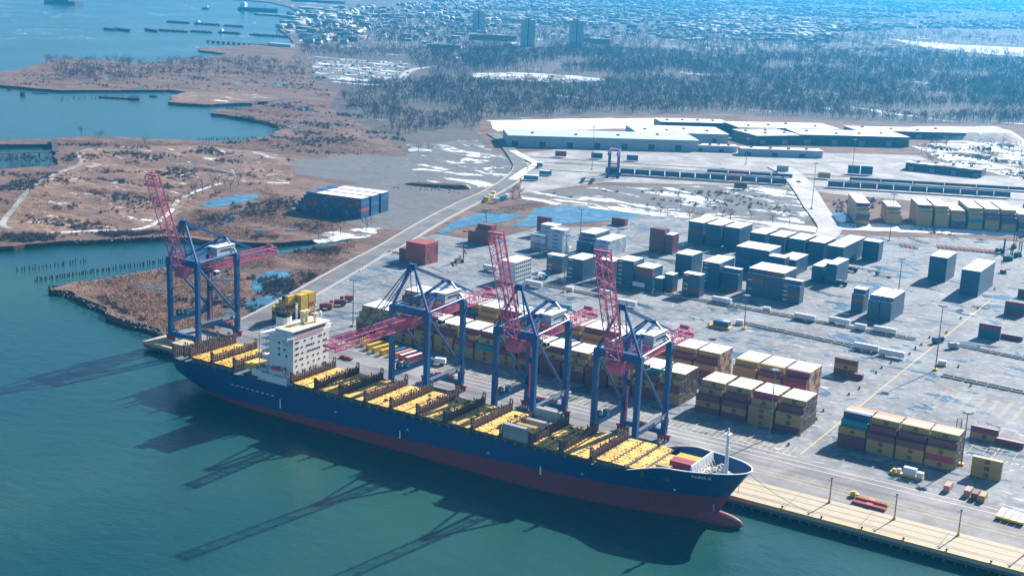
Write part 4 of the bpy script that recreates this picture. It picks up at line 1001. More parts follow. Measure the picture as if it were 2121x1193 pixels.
# boxes on the rail yard
for x, y, rz, tt, c in ((-415, 772, .42, 2, 'maroon'), (-380, 790, .42, 2, 'navy'), (-345, 806, .42, 2, 'blue'), (-132, 905, .44, 3, 'navy'), (-120, 911, .44, 3, 'navy'), (-195, 862, .44, 2, 'grey'), (-183, 720, .44, 2, 'brown'), (-145, 850, .44, 2, 'mustard')):
    for t in range(tt): sbox(c, x, y, t*CH+0.02, rz, top=None)
for p, q, n in (((-324, 705), (-158, 778), 12), ((-123, 797), (36, 872), 11), ((-250, 790), (-170, 826), 4), ((-120, 855), (80, 950), 7)):
    p = Vector(p); q = Vector(q); d = (q-p); rz = math.atan2(d.y, d.x)
    for k in range(n):
        c = p.lerp(q, (k+0.5)/n); sbox(pick(cr, [('navy', 80), ('maroon', 12), ('brown', 8)]), c.x, c.y, 0.9, rz, L=d.length/n-1.2, H=2.7)
        if n > 10: sbox(pick(cr, [('navy', 90), ('maroon', 10)]), c.x, c.y, 3.6, rz, L=d.length/n-1.2, H=2.2)
st = ST.build('stacked_containers', [CM[k] for k in SK]+[M['snow_cap'], M['black']])
tag(st, 'rows of stacked containers filling the yard behind the quay-side blocks', 'containers', kind='stuff')
# ---- lettering on the pale and the dark stacks, cooling units on the white stack
LT = MB(); CU = MB()
def put_text(txt, size, x, y, z, mi):
    me = text_mesh(txt, size, 0.04); i0 = len(LT.v); LT.v += [(x+v.co.x, y, z+v.co.y) for v in me.vertices]
    for p in me.polygons: LT.f.append(tuple(i0+k for k in p.vertices)); LT.m.append(mi)
    bpy.data.meshes.remove(me)
for x, y, tt, st_ in ((-174.6, 342.5, 6, 1), (-190, 344, 4, 0), (-145, 358, 4, 1)):
    for t in range(tt): put_text('MAERSK', 1.3, x+4.0, y-0.06+(2.5 if (st_ and t == tt-1) else 0), t*CH+1.1, 1)
for x, y, tt in ((-145, 292, 4), (-122.6, 281, 5), (-89.4, 289, 6), (-43.8, 293.6, 5), (-12, 323, 5), (13.2, 321, 4), (-43.6, 323, 6)):
    for t in range(tt):
        if cr.random() < 0.75: put_text('UASC', 1.2, x+1.0, y-0.06, t*CH+1.2, 0)
for r in range(8):
    for t in range(5): CU.box((-152+CL+0.03, 243.5+CW/2+r*2.5, t*CH+1.7), (0.1, 1.3, 1.5))
lt = LT.build('lettering', [M['ship_white'], M['hull_blue']], st); lt['kind'] = 'stuff'
cu = CU.build('cooling_units', M['black'], st); cu['kind'] = 'stuff'
# ---- single boxes
def one(col, x, y, z, lab, L=CL, rz=0.0, group=None, **k): return cbox(col, x+L/2*math.cos(rz), y+CW/2, z, lab, group, rz, L, **k)
gz = G(1575*.2079+1680, 790*.2079+820)
x0, y0 = gz.x, gz.y
for t, w in enumerate(('lowest', 'middle', 'topmost')): one('mustard', x0+0.2, y0+0.6, t*CH+0.02, '%s of three mustard containers stacked alone beside the lamp mast' % w)
g = G(1680+1570*.2079, 820+405*.2079)
one('mustard', g.x+0.4, g.y, 0.02, 'mustard container under a maroon one behind the block with striped roofs'); one('maroon', g.x+0.4, g.y, CH+0.02, 'maroon container on top of a lone mustard one beyond the lamp mast')
g = G(1680+1830*.2079, 820+475*.2079)
one('maroon', g.x, g.y, 0.02, 'single maroon container standing on the ground right of the two-high pair')
g = G(2040, 1034); 
for k, (px, py, c, n) in enumerate(((1962, 1014, 'salmon', 'lone short salmon-topped container standing end-on in the open'), (2004, 1024, 'salmon', 'short salmon container, first of three standing side by side end-on'), (2019, 1030, 'brown', 'short brown container between the salmon and the yellow short ones'), (2034, 1035, 'mustard', 'short yellow container, last of three standing side by side end-on'))):
    g = G(px-9, py+4); cbox(c, g.x+1.2, g.y+3.05, 0.02, n, 'short containers standing end-on', math.radians(90), 6.06, logo=False, door=False)
g = G(1726, 772)
one('maroon', g.x, g.y, 0.02, 'lowest maroon container of the small open stack by the lane', L=CL); one('mustard', g.x, g.y, CH+0.02, 'mustard container sandwiched between two maroon ones by the lane'); one('maroon', g.x, g.y, 2*CH+0.02, 'maroon container on top of the small open stack by the lane')
one('maroon', g.x+7.5, g.y-3.2, 0.02, 'short maroon container on the ground in front of the small open stack', L=9.0)
for i, (px, py, tt, cols, nm) in enumerate(((2025, 698, 3, ('navy', 'navy', 'maroon'), 'by the drain lane'), (2079, 650, 3, ('maroon', 'navy', 'maroon'), 'near the far road junction'), (2107, 615, 2, ('maroon', 'maroon'), 'beside the far barrier'), (2072, 700, 1, ('maroon',), 'lying low beyond the drain lane'))):
    g = G(px, py)
    for t in range(tt): one(cols[t], g.x, g.y, t*CH+0.02, '%s container, %s in the short stack %s' % (NAMES.get(cols[t], cols[t]), ('lowest', 'second up', 'topmost')[t], nm))
# group under the lowered boom: yellow, blue, salmon, white boxes end-on on trailers
for k, (px, py, c, nm, L) in enumerate(((756, 716, 'yellow', 'first of three bright yellow containers side by side under the lowered boom', 12.19), (768, 724, 'yellow', 'middle of three bright yellow containers side by side under the lowered boom', 12.19), (780, 730, 'yellow', 'last of three bright yellow containers side by side under the lowered boom', 12.19), (796, 735, 'yellow', 'single yellow container between the blue one and the yellow trio', 12.19), (817, 737, 'blue', 'blue topped container parked beside the salmon one under the crane', 12.19), (827, 741, 'salmon', 'salmon topped container parked beside the blue one under the crane', 12.19), (836, 745, 'crimson', 'white topped red container parked next to the salmon one', 12.19), (848, 750, 'crimson', 'white topped red container at the end of the line under the crane', 12.19))):
    g = G(px, py); cbox(c, g.x, g.y+4.0, 0.02, nm, 'containers parked end-on under the lowered boom', math.radians(84), L, logo=False, door=False, snow=2 if k > 5 else 0)
# staircase stack by the access road: three short blocks, boxes end-on
g = G(563, 662)
for j, cols_ in enumerate(((3, 4, 5, 6, 6), (5, 6, 6), (6, 6, 6))):
    for i, n in enumerate(cols_):
        for t in range(n):
            c = cr.choice(['mustard', 'mustard', 'mustard', 'maroon', 'brown'])
            if t == n-1: c = 'navy' if (j == 0 and i == 3) else 'yellow'
            if i == len(cols_)-1: c = 'crimson' if t == n-3 and j != 1 else ('yellow' if t > 1 else 'maroon')
            x = g.x+1.2+(i+(0 if j == 0 else 3))*2.52+(1.2 if j else 0); y = g.y+3.1+j*6.6
            if t == n-1 or j == 0 or i == len(cols_)-1:
                cbox(c, x, y, t*2.6+0.02, '%s container, %s tier, %s column of the %s staircase block beside the access road' % (NAMES.get(c, c), ('ground', 'second', 'third', 'fourth', 'fifth', 'top')[t], ORD[i], ('front', 'middle', 'rear')[j]), 'staircase stack beside the access road', math.radians(90), 6.06, 2.6, logo=False, door=False)
# boxes on the ship
def sh(col, x, y, z, lab, **k): cbox(col, x, y, z, lab, 'containers left on the ship', **k)
xb = (RX[8]+RX[9])/2
for t in range(2): sh('grey', xb, -31.2, HZ(xb)+0.15+t*CH, '%s grey container of the pair at the ship\'s near rail' % ('lower', 'upper')[t], logo=False)
sh('grey', xb, -5.6, HZ(xb)+0.15, 'lower grey container of the pair at the ship\'s quay side', logo=False); sh('grey', xb, -5.6, HZ(xb)+CH+0.15, 'upper grey container of the pair at the ship\'s quay side', logo=False)
sh('grey', xb, -13.4, HZ(xb)+0.15, 'single grey container inside the ship between the yellow one and quay pair', logo=False); sh('mustard', xb, -21.0, HZ(xb)+0.15, 'single mustard container inside the ship between grey ones')
sh('crimson', 104.2, -19.0, 14.8, 'long red container just behind the white breakwater', logo=False); sh('crimson', 104.2, -16.4, 14.8, 'red container beside the yellow one behind the breakwater', logo=False)
sh('yellow', 104.2, -13.8, 14.8, 'bright yellow container just behind the white breakwater', logo=False); sh('yellow', 104.2, -11.2, 14.8, 'pale yellow container at the quay side of the breakwater', logo=False)
sh('maroon', 99.6, -28.2, 12.6, 'short maroon container under a yellow one on the ship\'s foredeck', L=6.06, logo=False); sh('mustard', 99.6, -28.2, 12.6+CH, 'short yellow container on a maroon one on the ship\'s foredeck', L=6.06)
sh('orange', 107.0, -4.6, 13.9, 'low orange container beyond the breakwater on the quay side', L=6.06, H=1.3, logo=False)
# ================================================================== lamps, barriers, vehicles on the terminal
def vheight(base, top):
    g = G(*base); d = fwd*FPX + rgt*(top[0]-PW/2) - upv*(top[1]-PH/2)
    t = math.hypot(g.x-CAM.x, g.y-CAM.y)/math.hypot(d.x, d.y); return CAM.z+d.z*t
M['lamp_steel'] = paint('galvanised_mast', (0.16, 0.17, 0.18), 0.5, 0.3)
M['rusty_pole'] = paint('rusty_yellow_pole', (0.30, 0.15, 0.05), 0.7, 0.7, (0.50, 0.32, 0.03), 0.5)
M['tyre'] = paint('tyre_rubber', (0.02, 0.02, 0.02), 0.9, 0.0)
M['van_white'] = paint('vehicle_white', (0.75, 0.76, 0.76), 0.35, 0.15)
M['van_red'] = paint('vehicle_red', (0.35, 0.02, 0.03), 0.35, 0.2)
M['van_blue'] = paint('vehicle_blue', (0.04, 0.22, 0.38), 0.35, 0.2)
M['van_teal'] = paint('vehicle_teal', (0.02, 0.35, 0.42), 0.35, 0.2)
M['orange_steel'] = paint('orange_steel', (0.55, 0.16, 0.03), 0.5, 0.4)
M['red_steel'] = paint('red_steel', (0.45, 0.06, 0.05), 0.5, 0.4)
def lamp(base, top, lab, foot='yellow'):
    g = G(*base); h = vheight(base, top); o = empty('lamp_mast', (g.x, g.y, 0.0)); tag(o, lab, 'lamp mast', 'tall lamp masts in the yard')
    b = MB(); b.tube((0, 0, 1.0), (0, 0, h), 0.34, 10, 0, 0.20); b.build('mast', M['lamp_steel'], o)
    b = MB(); b.tube((0, 0, h-0.3), (0, 0, h+0.25), 1.7, 14, 0)
    for k in range(8): a = k*math.pi/4; b.box((1.9*math.cos(a), 1.9*math.sin(a), h-0.1), (0.9, 0.6, 0.5), 0, a)
    b.build('lamp_ring', M['lamp_steel'], o)
    b = MB(); b.box((0, 0, 0.5), (2.2, 2.2, 1.1)); b.build('base', M['yellow'] if foot == 'yellow' else M['concrete'], o)
    return o
lamp((1937, 767), (1946, 632), 'tallest lamp mast by the lane junction between the two barriers')
lamp((1991, 963), (2007, 854), 'lamp mast at the corner of the block with striped roofs')
lamp((1593, 907), (1605, 766), 'lamp mast in front of the block behind the bow', 'c')
lamp((731, 676), (733, 579), 'lamp mast between the bridge and the staircase stack', 'c')
lamp((1541, 682), (1547, 612), 'lamp mast by the lower barrier near the yellow platform')
lamp((1861, 604), (1866, 535), 'lamp mast between the dark blue stacks in the open yard')
lamp((1168, 606), (1173, 487), 'lamp mast beside the white equipment box at the barrier')
lamp((1202, 487), (1205, 433), 'lamp mast behind the pale blue stacks by the wet flat')
lamp((1681, 433), (1690, 338), 'lamp mast beside the pale concrete ramp', 'c')
lamp((1842, 499), (1851, 402), 'lamp mast in front of the yellow stacks beyond the snow')
lamp((1226, 351), (1229, 262), 'lamp mast left of the rail gantry crane')
lamp((1545, 340), (1550, 288), 'lamp mast by the middle of the rail yard')
lamp((1763, 376), (1771, 290), 'lamp mast behind the second train')
lamp((1007, 470), (1007, 434), 'short lamp mast behind the stepped red stack', 'c')
lamp((1178, 815), (1184, 705), 'lamp mast between the cranes in front of the long row', 'c')
for k, x in enumerate((150.7, 176.9, 201.4, 226.5)):
    o = empty('quay_pole', (x, 20.0, 0)); tag(o, 'rusty quay lighting pole, %s one from the ship\'s bow' % ORD[k], 'pole', 'poles along the quay edge')
    b = MB(); b.tube((0, 0, 0.8), (0, 0, 10.2), 0.28, 8, 0, 0.2); b.build('shaft', M['rusty_pole'], o)
    b = MB(); b.box((0, 0, 0.5), (1.0, 1.0, 1.0)); b.tube((0, 0, 1.0), (0, 0, 3.0), 0.36, 8); b.build('foot', M['yellow'], o)
    b = MB(); b.box((0, 0, 10.3), (0.7, 0.7, 0.6)); b.box((-0.7, 0, 9.4), (1.4, 0.3, 0.2)); b.build('lamp_head', M['black'], o)
bo = MB(); bo.tube((0, 0, 0), (0, 0, 0.7), 0.32, 10, 0); bo.tube((0, 0, 0.7), (0, 0, 1.0), 0.55, 10, 0, 0.4); bo.box((0, 0, 0.05), (1.2, 1.2, 0.1), 1)
BOL = bo.mesh('bollard', [M['black'], M['yellow']])
for k in range(7): tag(link('bollard', BOL, None, (137.5+k*16.0, 2.7, 0.02)), 'black mooring bollard on the quay edge ahead of the bow', 'bollard', 'bollards on the quay edge')
# barriers in the yard
def barrier(p, q, lab, double=True, z=0.9):
    a = G(*p); c = G(*q); d = c-a; L = d.length; rz = math.atan2(d.y, d.x); o = empty('yard_barrier', a, rz); tag(o, lab, 'barrier', 'long barriers dividing the yard')
    for s in ((-1.6, 1.6) if double else (0,)):
        b = MB()
        n = int(L/6)
        for k in range(n):
            b.box((3+k*6, s, 0.42), (5.5, 0.55, 0.84))
        e = b.build('concrete_run', M['dark_concrete'] if s > 0 else M['concrete'], o); e['kind'] = 'stuff'
    pb = MB(); pb.tube((0, 0, 0), (0, 0, 2.0), 0.16, 6); pm = pb.mesh('post', M['yellow'])
    for k in range(int(L/12)): link('post', pm, o, (6+k*12, 0.0, 0))
    return o
barrier((1360, 606), (1905, 706), 'double concrete barrier with yellow posts along the upper lane'); barrier((1530, 668), (1866, 739), 'double concrete barrier with yellow posts below the white trailers')
barrier((1985, 716), (2300, 782), 'double concrete barrier right of the tallest lamp mast'); barrier((1950, 778), (2300, 852), 'double concrete barrier starting at the foot of the tallest lamp mast')
barrier((1128, 590), (1330, 634), 'concrete barrier left of the row of white trailers'); barrier((745, 562), (805, 521), 'barrier beside the access road turning off to the yard', False); barrier((805, 521), (905, 540), 'yellow capped barrier between the access road and the red stack', False)
# wheeled things
def wheels(o, xs, w, r=0.5):
    b = MB(); b.tube((0, -0.22, 0), (0, 0.22, 0), r, 10, 0); b.tube((0, -0.24, 0), (0, 0.24, 0), r*0.5, 8, 1); me = b.mesh('wheel', [M['tyre'], M['grey_steel']])
    for x in xs:
        for s in (-1, 1): link('wheel', me, o, (x, s*(w/2-0.2), r))
def trailer(px, py, lab, L=12.6, m='van_white', rz=0.0, snow=False):
    g = G(px, py); o = empty('box_trailer', (g.x+L/2*math.cos(rz), g.y+1.3, 0.02), rz); tag(o, lab, 'trailer', 'white trailers parked along the lanes')
    b = MB(); b.box((0, 0, 2.55), (L, 2.5, 2.8)); 
    for k in range(5): b.box((-L/2+L*(k+0.5)/5, 0, 3.98), (L/5-0.3, 2.3, 0.08))
    b.build('box', M[m], o)
    b = MB(); b.box((0, 0, 0.98), (L-0.6, 1.2, 0.3)); b.box((L/2-2.6, 0.8, 0.5), (0.2, 0.2, 1.0)); b.box((L/2-2.6, -0.8, 0.5), (0.2, 0.2, 1.0)); b.build('chassis', M['black'], o)
    wheels(o, (-L/2+1.4, -L/2+2.8), 2.5)
    return o
for px, py, lab, L in ((1473, 626, 'white trailer standing at the upper barrier among the dark stacks', 13), (1644, 661, 'white trailer with snow beside it at the upper barrier, left of its neighbours', 13), (1715, 669, 'white trailer second along the upper barrier toward the open yard', 13), (1768, 683, 'short white trailer beside the upper barrier', 7), (1808, 688, 'white trailer last along the upper barrier', 13.5), (1767, 723, 'white trailer just above the lower barrier, first of two', 14), (1820, 736, 'white trailer just above the lower barrier, last of two', 14), (1085, 592, 'white trailer in front of the stack of white boxes', 13), (1297, 593, 'white lettered trailer in front of the dark stacks', 13), (1277, 632, 'grey white trailer just below the left barrier', 13), (1000, 560, 'pale trailer left of the stack of white boxes', 11), (1240, 612, 'small white trailer behind the raised boom of the bow crane', 8)): trailer(px, py, lab, L)
trailer(1143, 640, 'green trailer behind the machinery house of the middle crane', 12.5, 'teal_box')
def truck(px, py, lab, rz, cab, box=None, L=9.0, cat='truck', bh=2.6, name='box_truck'):
    g = G(px, py); o = empty(name, (g.x, g.y, 0.02), rz); tag(o, lab, cat)
    b = MB(); b.box((L/2-1.1, 0, 1.7), (2.2, 2.4, 2.2), 0); b.box((L/2-1.0, 0, 2.95), (1.8, 2.2, 0.4), 0); b.build('cab', M[cab], o)
    b = MB(); b.box((L/2+0.02, 0, 2.1), (0.08, 2.0, 0.8)); b.build('windscreen', M['glass'], o)
    b = MB(); b.box((-0.3, 0, 0.85), (L-0.8, 1.2, 0.3)); b.build('chassis', M['black'], o)
    if box:
        b = MB(); b.box((-1.3, 0, 1.1+bh/2), (L-2.9, 2.5, bh)); b.build('cargo_box', M[box] if box in M else CM[box], o)
    wheels(o, (L/2-1.3, -L/2+1.4, -L/2+2.6), 2.4, 0.48)
    return o
truck(907, 755, 'white box truck with blue cab under the lowered-boom crane', math.radians(200), 'van_blue', 'van_white', 8.6)
truck(700, 633, 'red tractor pulling a dark red box on the open pavement', math.radians(215), 'van_red', 'maroon', 10); truck(718, 624, 'dark red box truck just behind the red tractor', math.radians(215), 'van_red', 'rust red', 8); truck(676, 640, 'small dark red container truck behind the ship\'s funnel', math.radians(200), 'van_red', 'rust red', 8)
truck(1124, 577, 'teal tractor unit with white sleeper beside the stack of white boxes', math.radians(-20), 'van_teal', 'van_white', 8.0)
truck(1720, 588, 'blue yard truck with a box parked by the dark stacks', math.radians(-12), 'van_blue', 'navy', 10); truck(1742, 592, 'dark yard truck waiting behind the blue one', math.radians(-10), 'black', 'navy', 8); truck(1760, 562, 'dark truck beside the long dark stack', math.radians(-6), 'black', 'brown', 11)
truck(1942, 710, 'dark truck waiting beside the tallest lamp mast', math.radians(70), 'black', 'navy', 9); truck(1975, 722, 'small truck at the end of the right-hand barrier', math.radians(50), 'van_white', 'grey', 7); truck(1830, 573, 'teal tractor with a long black flat trailer in the yard', math.radians(170), 'van_teal', None, 12)
def car(px, py, lab, m, rz, z=0.02, grp=None):
    g = G(px, py); o = empty('parked_car', (g.x, g.y, z), rz); tag(o, lab, 'car', grp)
    b = MB(); b.box((0, 0, 0.75), (4.6, 1.85, 0.75)); b.box((-0.2, 0, 1.35), (2.3, 1.65, 0.6)); b.build('body', M[m], o)
    b = MB(); b.box((-0.2, 0, 1.38), (2.34, 1.69, 0.36)); b.build('glasshouse', M['glass'], o); wheels(o, (-1.4, 1.4), 1.9, 0.34); return o
car(722, 745, 'red car with white roof on the quay beside the ship\'s bridge', 'van_red', 0.2); car(712, 742, 'red pickup parked behind the red car by the bridge', 'van_red', 0.2)
car(1654, 378, 'dark car driving across the pale rail crossing', 'black', 0.4); car(1696, 364, 'blue car beyond the rail crossing by the track', 'van_blue', 0.4); car(1634, 397, 'grey car at the edge of the gravel field', 'grey_steel', 0.6)
# chassis rows on the far right
def chassis_mesh():
    b = MB(); b.box((0, 0.6, 1.0), (12, 0.25, 0.35)); b.box((0, -0.6, 1.0), (12, 0.25, 0.35))
    for x in (-5.6, -2, 2, 5.6): b.box((x, 0, 1.0), (0.4, 2.4, 0.3))
    for x in (-4.8, -3.6): 
        for s in (-1, 1): b.tube((x, s*0.8, 0.5), (x, s*1.2, 0.5), 0.5, 8, 1)
    b.box((4, 0.8, 0.45), (0.2, 0.2, 0.9), 1); b.box((4, -0.8, 0.45), (0.2, 0.2, 0.9), 1)
    return b
chm = {k: chassis_mesh().mesh('container_chassis', [M[k], M['tyre']]) for k in ('orange_steel', 'red_steel', 'yellow')}
for k in range(4):
    g = G(1868+k*9, 509+k*1.5); tag(link('container_chassis', chm[('red_steel', 'red_steel', 'orange_steel', 'orange_steel')[k]], None, (g.x, g.y, 0.02), math.radians(118)), 'empty container chassis in the short row of four by the snow bank', 'chassis', 'short row of four chassis')
for k in range(14):
    g = G(1944+k*9, 512+k*0.9); tag(link('container_chassis', chm[('red_steel', 'orange_steel', 'red_steel')[k % 3]], None, (g.x, g.y, 0.02), math.radians(118)), 'empty container chassis in the long row before the snow bank', 'chassis', 'long row of chassis')
for k in range(4):
    g = G(2074+k*14.5, 1068+k*4); o = empty('dump_trailer', (g.x, g.y, 0.02), math.radians(90)); tag(o, 'white trailer with yellow tail in the row at the quay road', 'trailer', 'row of white and yellow trailers')
    b = MB(); b.box((0.6, 0, 1.3), (9.2, 2.3, 0.7)); b.build('bed', M['van_white'], o); b = MB(); b.box((-4.6, 0, 1.2), (1.4, 2.4, 0.9)); b.build('tail', M['yellow'], o); wheels(o, (-3.6, -2.4, 4.0), 2.3)
# machines
def machine(name, px, py, rz, lab, cat, parts):
    g = G(px, py); o = empty(name, (g.x, g.y, 0.02), rz); tag(o, lab, cat)
    for nm, m, boxes in parts:
        b = MB()
        for c, d in boxes: b.box(c, d)
        b.build(nm, M[m] if m in M else CM[m], o)
    return o
machine('generator_sled', 1878, 986, -0.02, 'yellow sled carrying white generator boxes in the stack shadow', 'generator', (('sled', 'yellow', (((0, 0, 0.5), (14, 2.6, 0.9)),)), ('generator_box', 'van_white', (((1.2, 0, 2.6), (5.4, 2.4, 3.2)),)), ('control_box', 'van_white', (((5.6, 0, 2.1), (2.6, 2.4, 2.2)),)), ('engine', 'van_white', (((-3.4, 0, 1.8), (1.6, 1.6, 1.6)), )), ('tank', 'yellow', (((-5.4, 0, 1.5), (1.6, 1.8, 1.2)),))))
machine('flat_platform', 1492, 678, 0.06, 'yellow edged platform carrying a blue covered load by the lower barrier', 'platform', (('deck', 'yellow', (((0, 0, 0.6), (13, 6, 1.0)), ((-6.2, 0, 1.6), (0.5, 6, 1.6)))), ('covered_load', 'blue', (((0.6, 0.6, 2.6), (9.5, 4.4, 3.0)),)), ('tarpaulin', 'pale blue', (((3.4, 0.4, 4.2), (4.4, 4.6, 0.5)),))))
for k, (px, py, c) in enumerate(((1806, 1040, 'orange_steel'), (1800, 1049, 'red_steel'))):
    machine('spreader_beam', px, py, -0.03, '%s lifting spreader lying on the quay roadway' % ('orange and yellow', 'dark red')[k], 'spreader', (('beam', c, (((0, 0.6, 0.7), (13.5, 0.6, 0.7)), ((0, -0.6, 0.7), (13.5, 0.6, 0.7)), ((0, 0, 0.75), (2.6, 2.2, 1.0)))), ('end_frame', 'yellow' if k == 0 else c, (((-6.6, 0, 0.6), (0.5, 2.6, 0.9)), ((6.6, 0, 0.6), (0.5, 2.6, 0.9))))))
machine('grab_bucket', 1767, 1028, 0.3, 'yellow and white grab bucket standing beside the lifting spreaders', 'bucket', (('shell', 'yellow', (((0, 0, 1.0), (2.6, 2.2, 1.4)), ((0, 0, 2.0), (1.6, 1.4, 0.8)))), ('head', 'van_white', (((1.6, 0, 0.9), (1.2, 1.6, 1.3)),))))
machine('access_ladder', 1985, 888, 0.0, 'black wheeled access ladder behind the block with striped roofs', 'ladder', (('rail', 'black', (((-1.1, 0, 2.6), (0.2, 0.2, 5.2)), ((1.1, 0, 2.6), (0.2, 0.2, 5.2)), ((-1.1, 1.0, 2.2), (0.2, 0.2, 4.4)), ((1.1, 1.0, 2.2), (0.2, 0.2, 4.4)))), ('rung', 'black', tuple(((0, 0, 0.6+k*0.9), (2.2, 0.9, 0.16)) for k in range(6)))))
machine('container_handler', 953, 543, 0.7, 'tall container handler with a raised mast beside the red container', 'handler', (('mast', 'black', (((2.2, -0.8, 7), (0.5, 0.5, 13)), ((2.2, 0.8, 7), (0.5, 0.5, 13)), ((2.2, 0, 9), (0.6, 1.6, 0.6)))), ('spreader', 'black', (((3.2, 0, 7.4), (1.0, 11.5, 0.7)),)), ('body', 'yellow', (((-1.0, 0, 1.8), (6.4, 2.6, 1.8)),)), ('cab', 'van_white', (((-0.2, 0, 3.6), (2.0, 1.8, 1.8)),)), ('wheel_block', 'tyre', (((1.6, 0, 0.8), (1.8, 3.8, 1.6)), ((-3.2, 0, 0.7), (1.4, 2.6, 1.4))))))
for k, (px, py) in enumerate(((2072, 524), (2088, 540), (2108, 532), (2100, 514))):
    rs_ = machine('reach_stacker', px, py, 0.5+k*0.4, 'black reach stacker with upright mast parked among the chassis', 'reach stacker', (('mast', 'black', (((2.4, -0.9, 6), (0.6, 0.6, 11)), ((2.4, 0.9, 6), (0.6, 0.6, 11)), ((2.4, 0, 11.2), (0.8, 2.4, 0.6)))), ('body', 'black', (((-0.6, 0, 1.9), (6.6, 2.8, 2.0)), ((-2.8, 0, 3.2), (2.0, 2.4, 1.0)))), ('cab', 'van_white', (((0.6, 0, 3.6), (1.8, 1.8, 1.6)),)), ('wheel_block', 'tyre', (((1.8, 0, 0.8), (1.7, 4.0, 1.6)), ((-3.0, 0, 0.8), (1.5, 3.0, 1.5))))))
    rs_['group'] = 'reach stackers among the chassis'
machine('excavator', 2078, 566, 0.2, 'red tracked machine standing beside the tall dark stack', 'machine', (('track', 'black', (((0, -1.0, 0.5), (4.4, 0.7, 1.0)), ((0, 1.0, 0.5), (4.4, 0.7, 1.0)))), ('body', 'red_steel', (((-0.4, 0, 1.8), (4.2, 2.4, 1.6)),)), ('arm', 'red_steel', (((2.8, 0, 3.0), (3.6, 0.5, 0.6)),))))
for k, (px, py, nm) in enumerate(((1172, 603, 'beside the lamp mast at the left barrier'), (1524, 672, 'beside the yellow edged platform'), (1580, 645, 'at the gap of the upper barrier'), (1943, 757, 'at the foot of the tallest lamp mast'))):
    machine('equipment_cabinet', px+8, py, 0.2, 'pale equipment cabinet on a skid %s' % nm, 'cabinet', (('cabinet', 'van_white', (((0, 0, 1.6), (4.4, 2.4, 2.6)),)), ('skid', 'yellow', (((0, 0, 0.2), (5, 2.8, 0.35)),)), ('rail', 'grey_steel', (((0, -1.5, 1.2), (6, 0.1, 0.1)), ((0, -1.5, 0.7), (6, 0.1, 0.1))))))
cb = MB(); cb.box((0, 0, 0.3), (1.2, 0.7, 0.6), 0); cb.prism([(-0.45, -0.3), (0.45, -0.3), (0.3, 0.3), (-0.3, 0.3)], 0.6, 1.3, 1); LM = cb.mesh('lane_marker', [M['yellow'], M['black']])
for px, py in ((1656, 902), (1633, 922), (1690, 870), (1705, 852), (1758, 818), (1780, 805), (1815, 773), (1826, 836 if 0 else 763), (1845, 752), (1884, 734), (1896, 722), (1908, 715), (1925, 700), (1985, 760), (2010, 800), (1960, 690), (1990, 660), (2025, 640), (2060, 600)):
    g = G(px, py); tag(link('lane_marker', LM, None, (g.x, g.y, 0.02), RND.uniform(0, 1)), 'small yellow and black lane marker block on the pavement', 'marker', 'lane marker blocks')
# ---- rail yard
def railcar(p, q, n, who):
    p = Vector((*p, 0)); q = Vector((*q, 0)); d = q-p; rz = math.atan2(d.y, d.x); L = d.length/n
    fb = MB(); fb.box((0, 0, 0.75), (L-0.8, 2.6, 0.5)); fb.box((0, 1.2, 1.1), (L-4, 0.15, 0.5)); fb.box((0, -1.2, 1.1), (L-4, 0.15, 0.5)); fm_ = fb.mesh('frame', M['black'])
    tb = MB()
    for x in (-0.9, 0.9):
        for s in (-1, 1): tb.tube((x, s*0.6, 0.42), (x, s*0.9, 0.42), 0.42, 8)
    tb.box((0, 0, 0.5), (2.6, 1.6, 0.3)); tm_ = tb.mesh('bogie', M['bogie_red'])
    lb_ = MB(); lb_.box((0, 0, 1.6), (0.5, 2.2, 1.4)); lm_ = lb_.mesh('end_platform', M['van_white'])
    for k in range(n):
        c = p.lerp(q, (k+0.5)/n); o = empty('well_car', (c.x, c.y, 0.05), rz); tag(o, 'well wagon carrying dark containers in %s' % who, 'rail wagon', who)
        link('frame', fm_, o); link('bogie', tm_, o, (L/2-1.6, 0, 0)); link('bogie', tm_, o, (-L/2+1.6, 0, 0)); link('end_platform', lm_, o, (L/2-0.45, 0, 0))
railcar((-324, 705), (-158, 778), 12, 'the train beside the rail gantry crane'); railcar((-123, 797), (36, 872), 11, 'the train beyond the pale ramp'); railcar((-250, 790), (-170, 826), 4, 'the short cut of wagons behind the first train'); railcar((-120, 855), (80, 950), 7, 'the spaced wagons on the rear track')
tk = MB()
for p, q in (((-430, 660), (120, 905)), ((-400, 735), (120, 966)), ((-430, 712), (160, 976)), ((-440, 745), (160, 1010))):
    for off in (0, 1.6): tk.beam((p[0]+off*0.42, p[1]-off*0.9, 0.04-LZ*0-0.7), (q[0]+off*0.42, q[1]-off*0.9, -0.66), 0.3, 0.2)
tag(tk.build('rail_tracks', M['steel_dark']), kind='structure')
gr = empty('rail_gantry_crane', (-305, 686, LZ+0.2), 0.42); tag(gr, 'dark blue and purple rail gantry crane straddling the train', 'crane')
gw = 22.0
for x in (-4.5, 4.5):
    for y in (0, gw):
        b = MB(); b.box((x, y, 12.5), (1.4, 1.4, 24)); b.build('leg', M['crane_blue'], gr)
for y in (0, gw):
    b = MB(); b.box((0, y, 1.6), (14, 1.4, 1.6)); b.build('sill_beam', M['crane_blue'], gr); b = MB(); b.box((0, y, 11), (9, 0.9, 1.2)); b.build('tie_beam', M['bogie_red'], gr)
    for x in (-5.5, 5.5): b = MB(); b.box((x, y, 0.6), (2.6, 1.0, 1.2)); b.build('wheel_block', M['black'], gr)
for x in (-4.5, 4.5): b = MB(); b.box((x, gw/2-3, 25.4), (1.8, gw+16, 2.4)); b.build('main_girder', M['crane_blue'], gr)
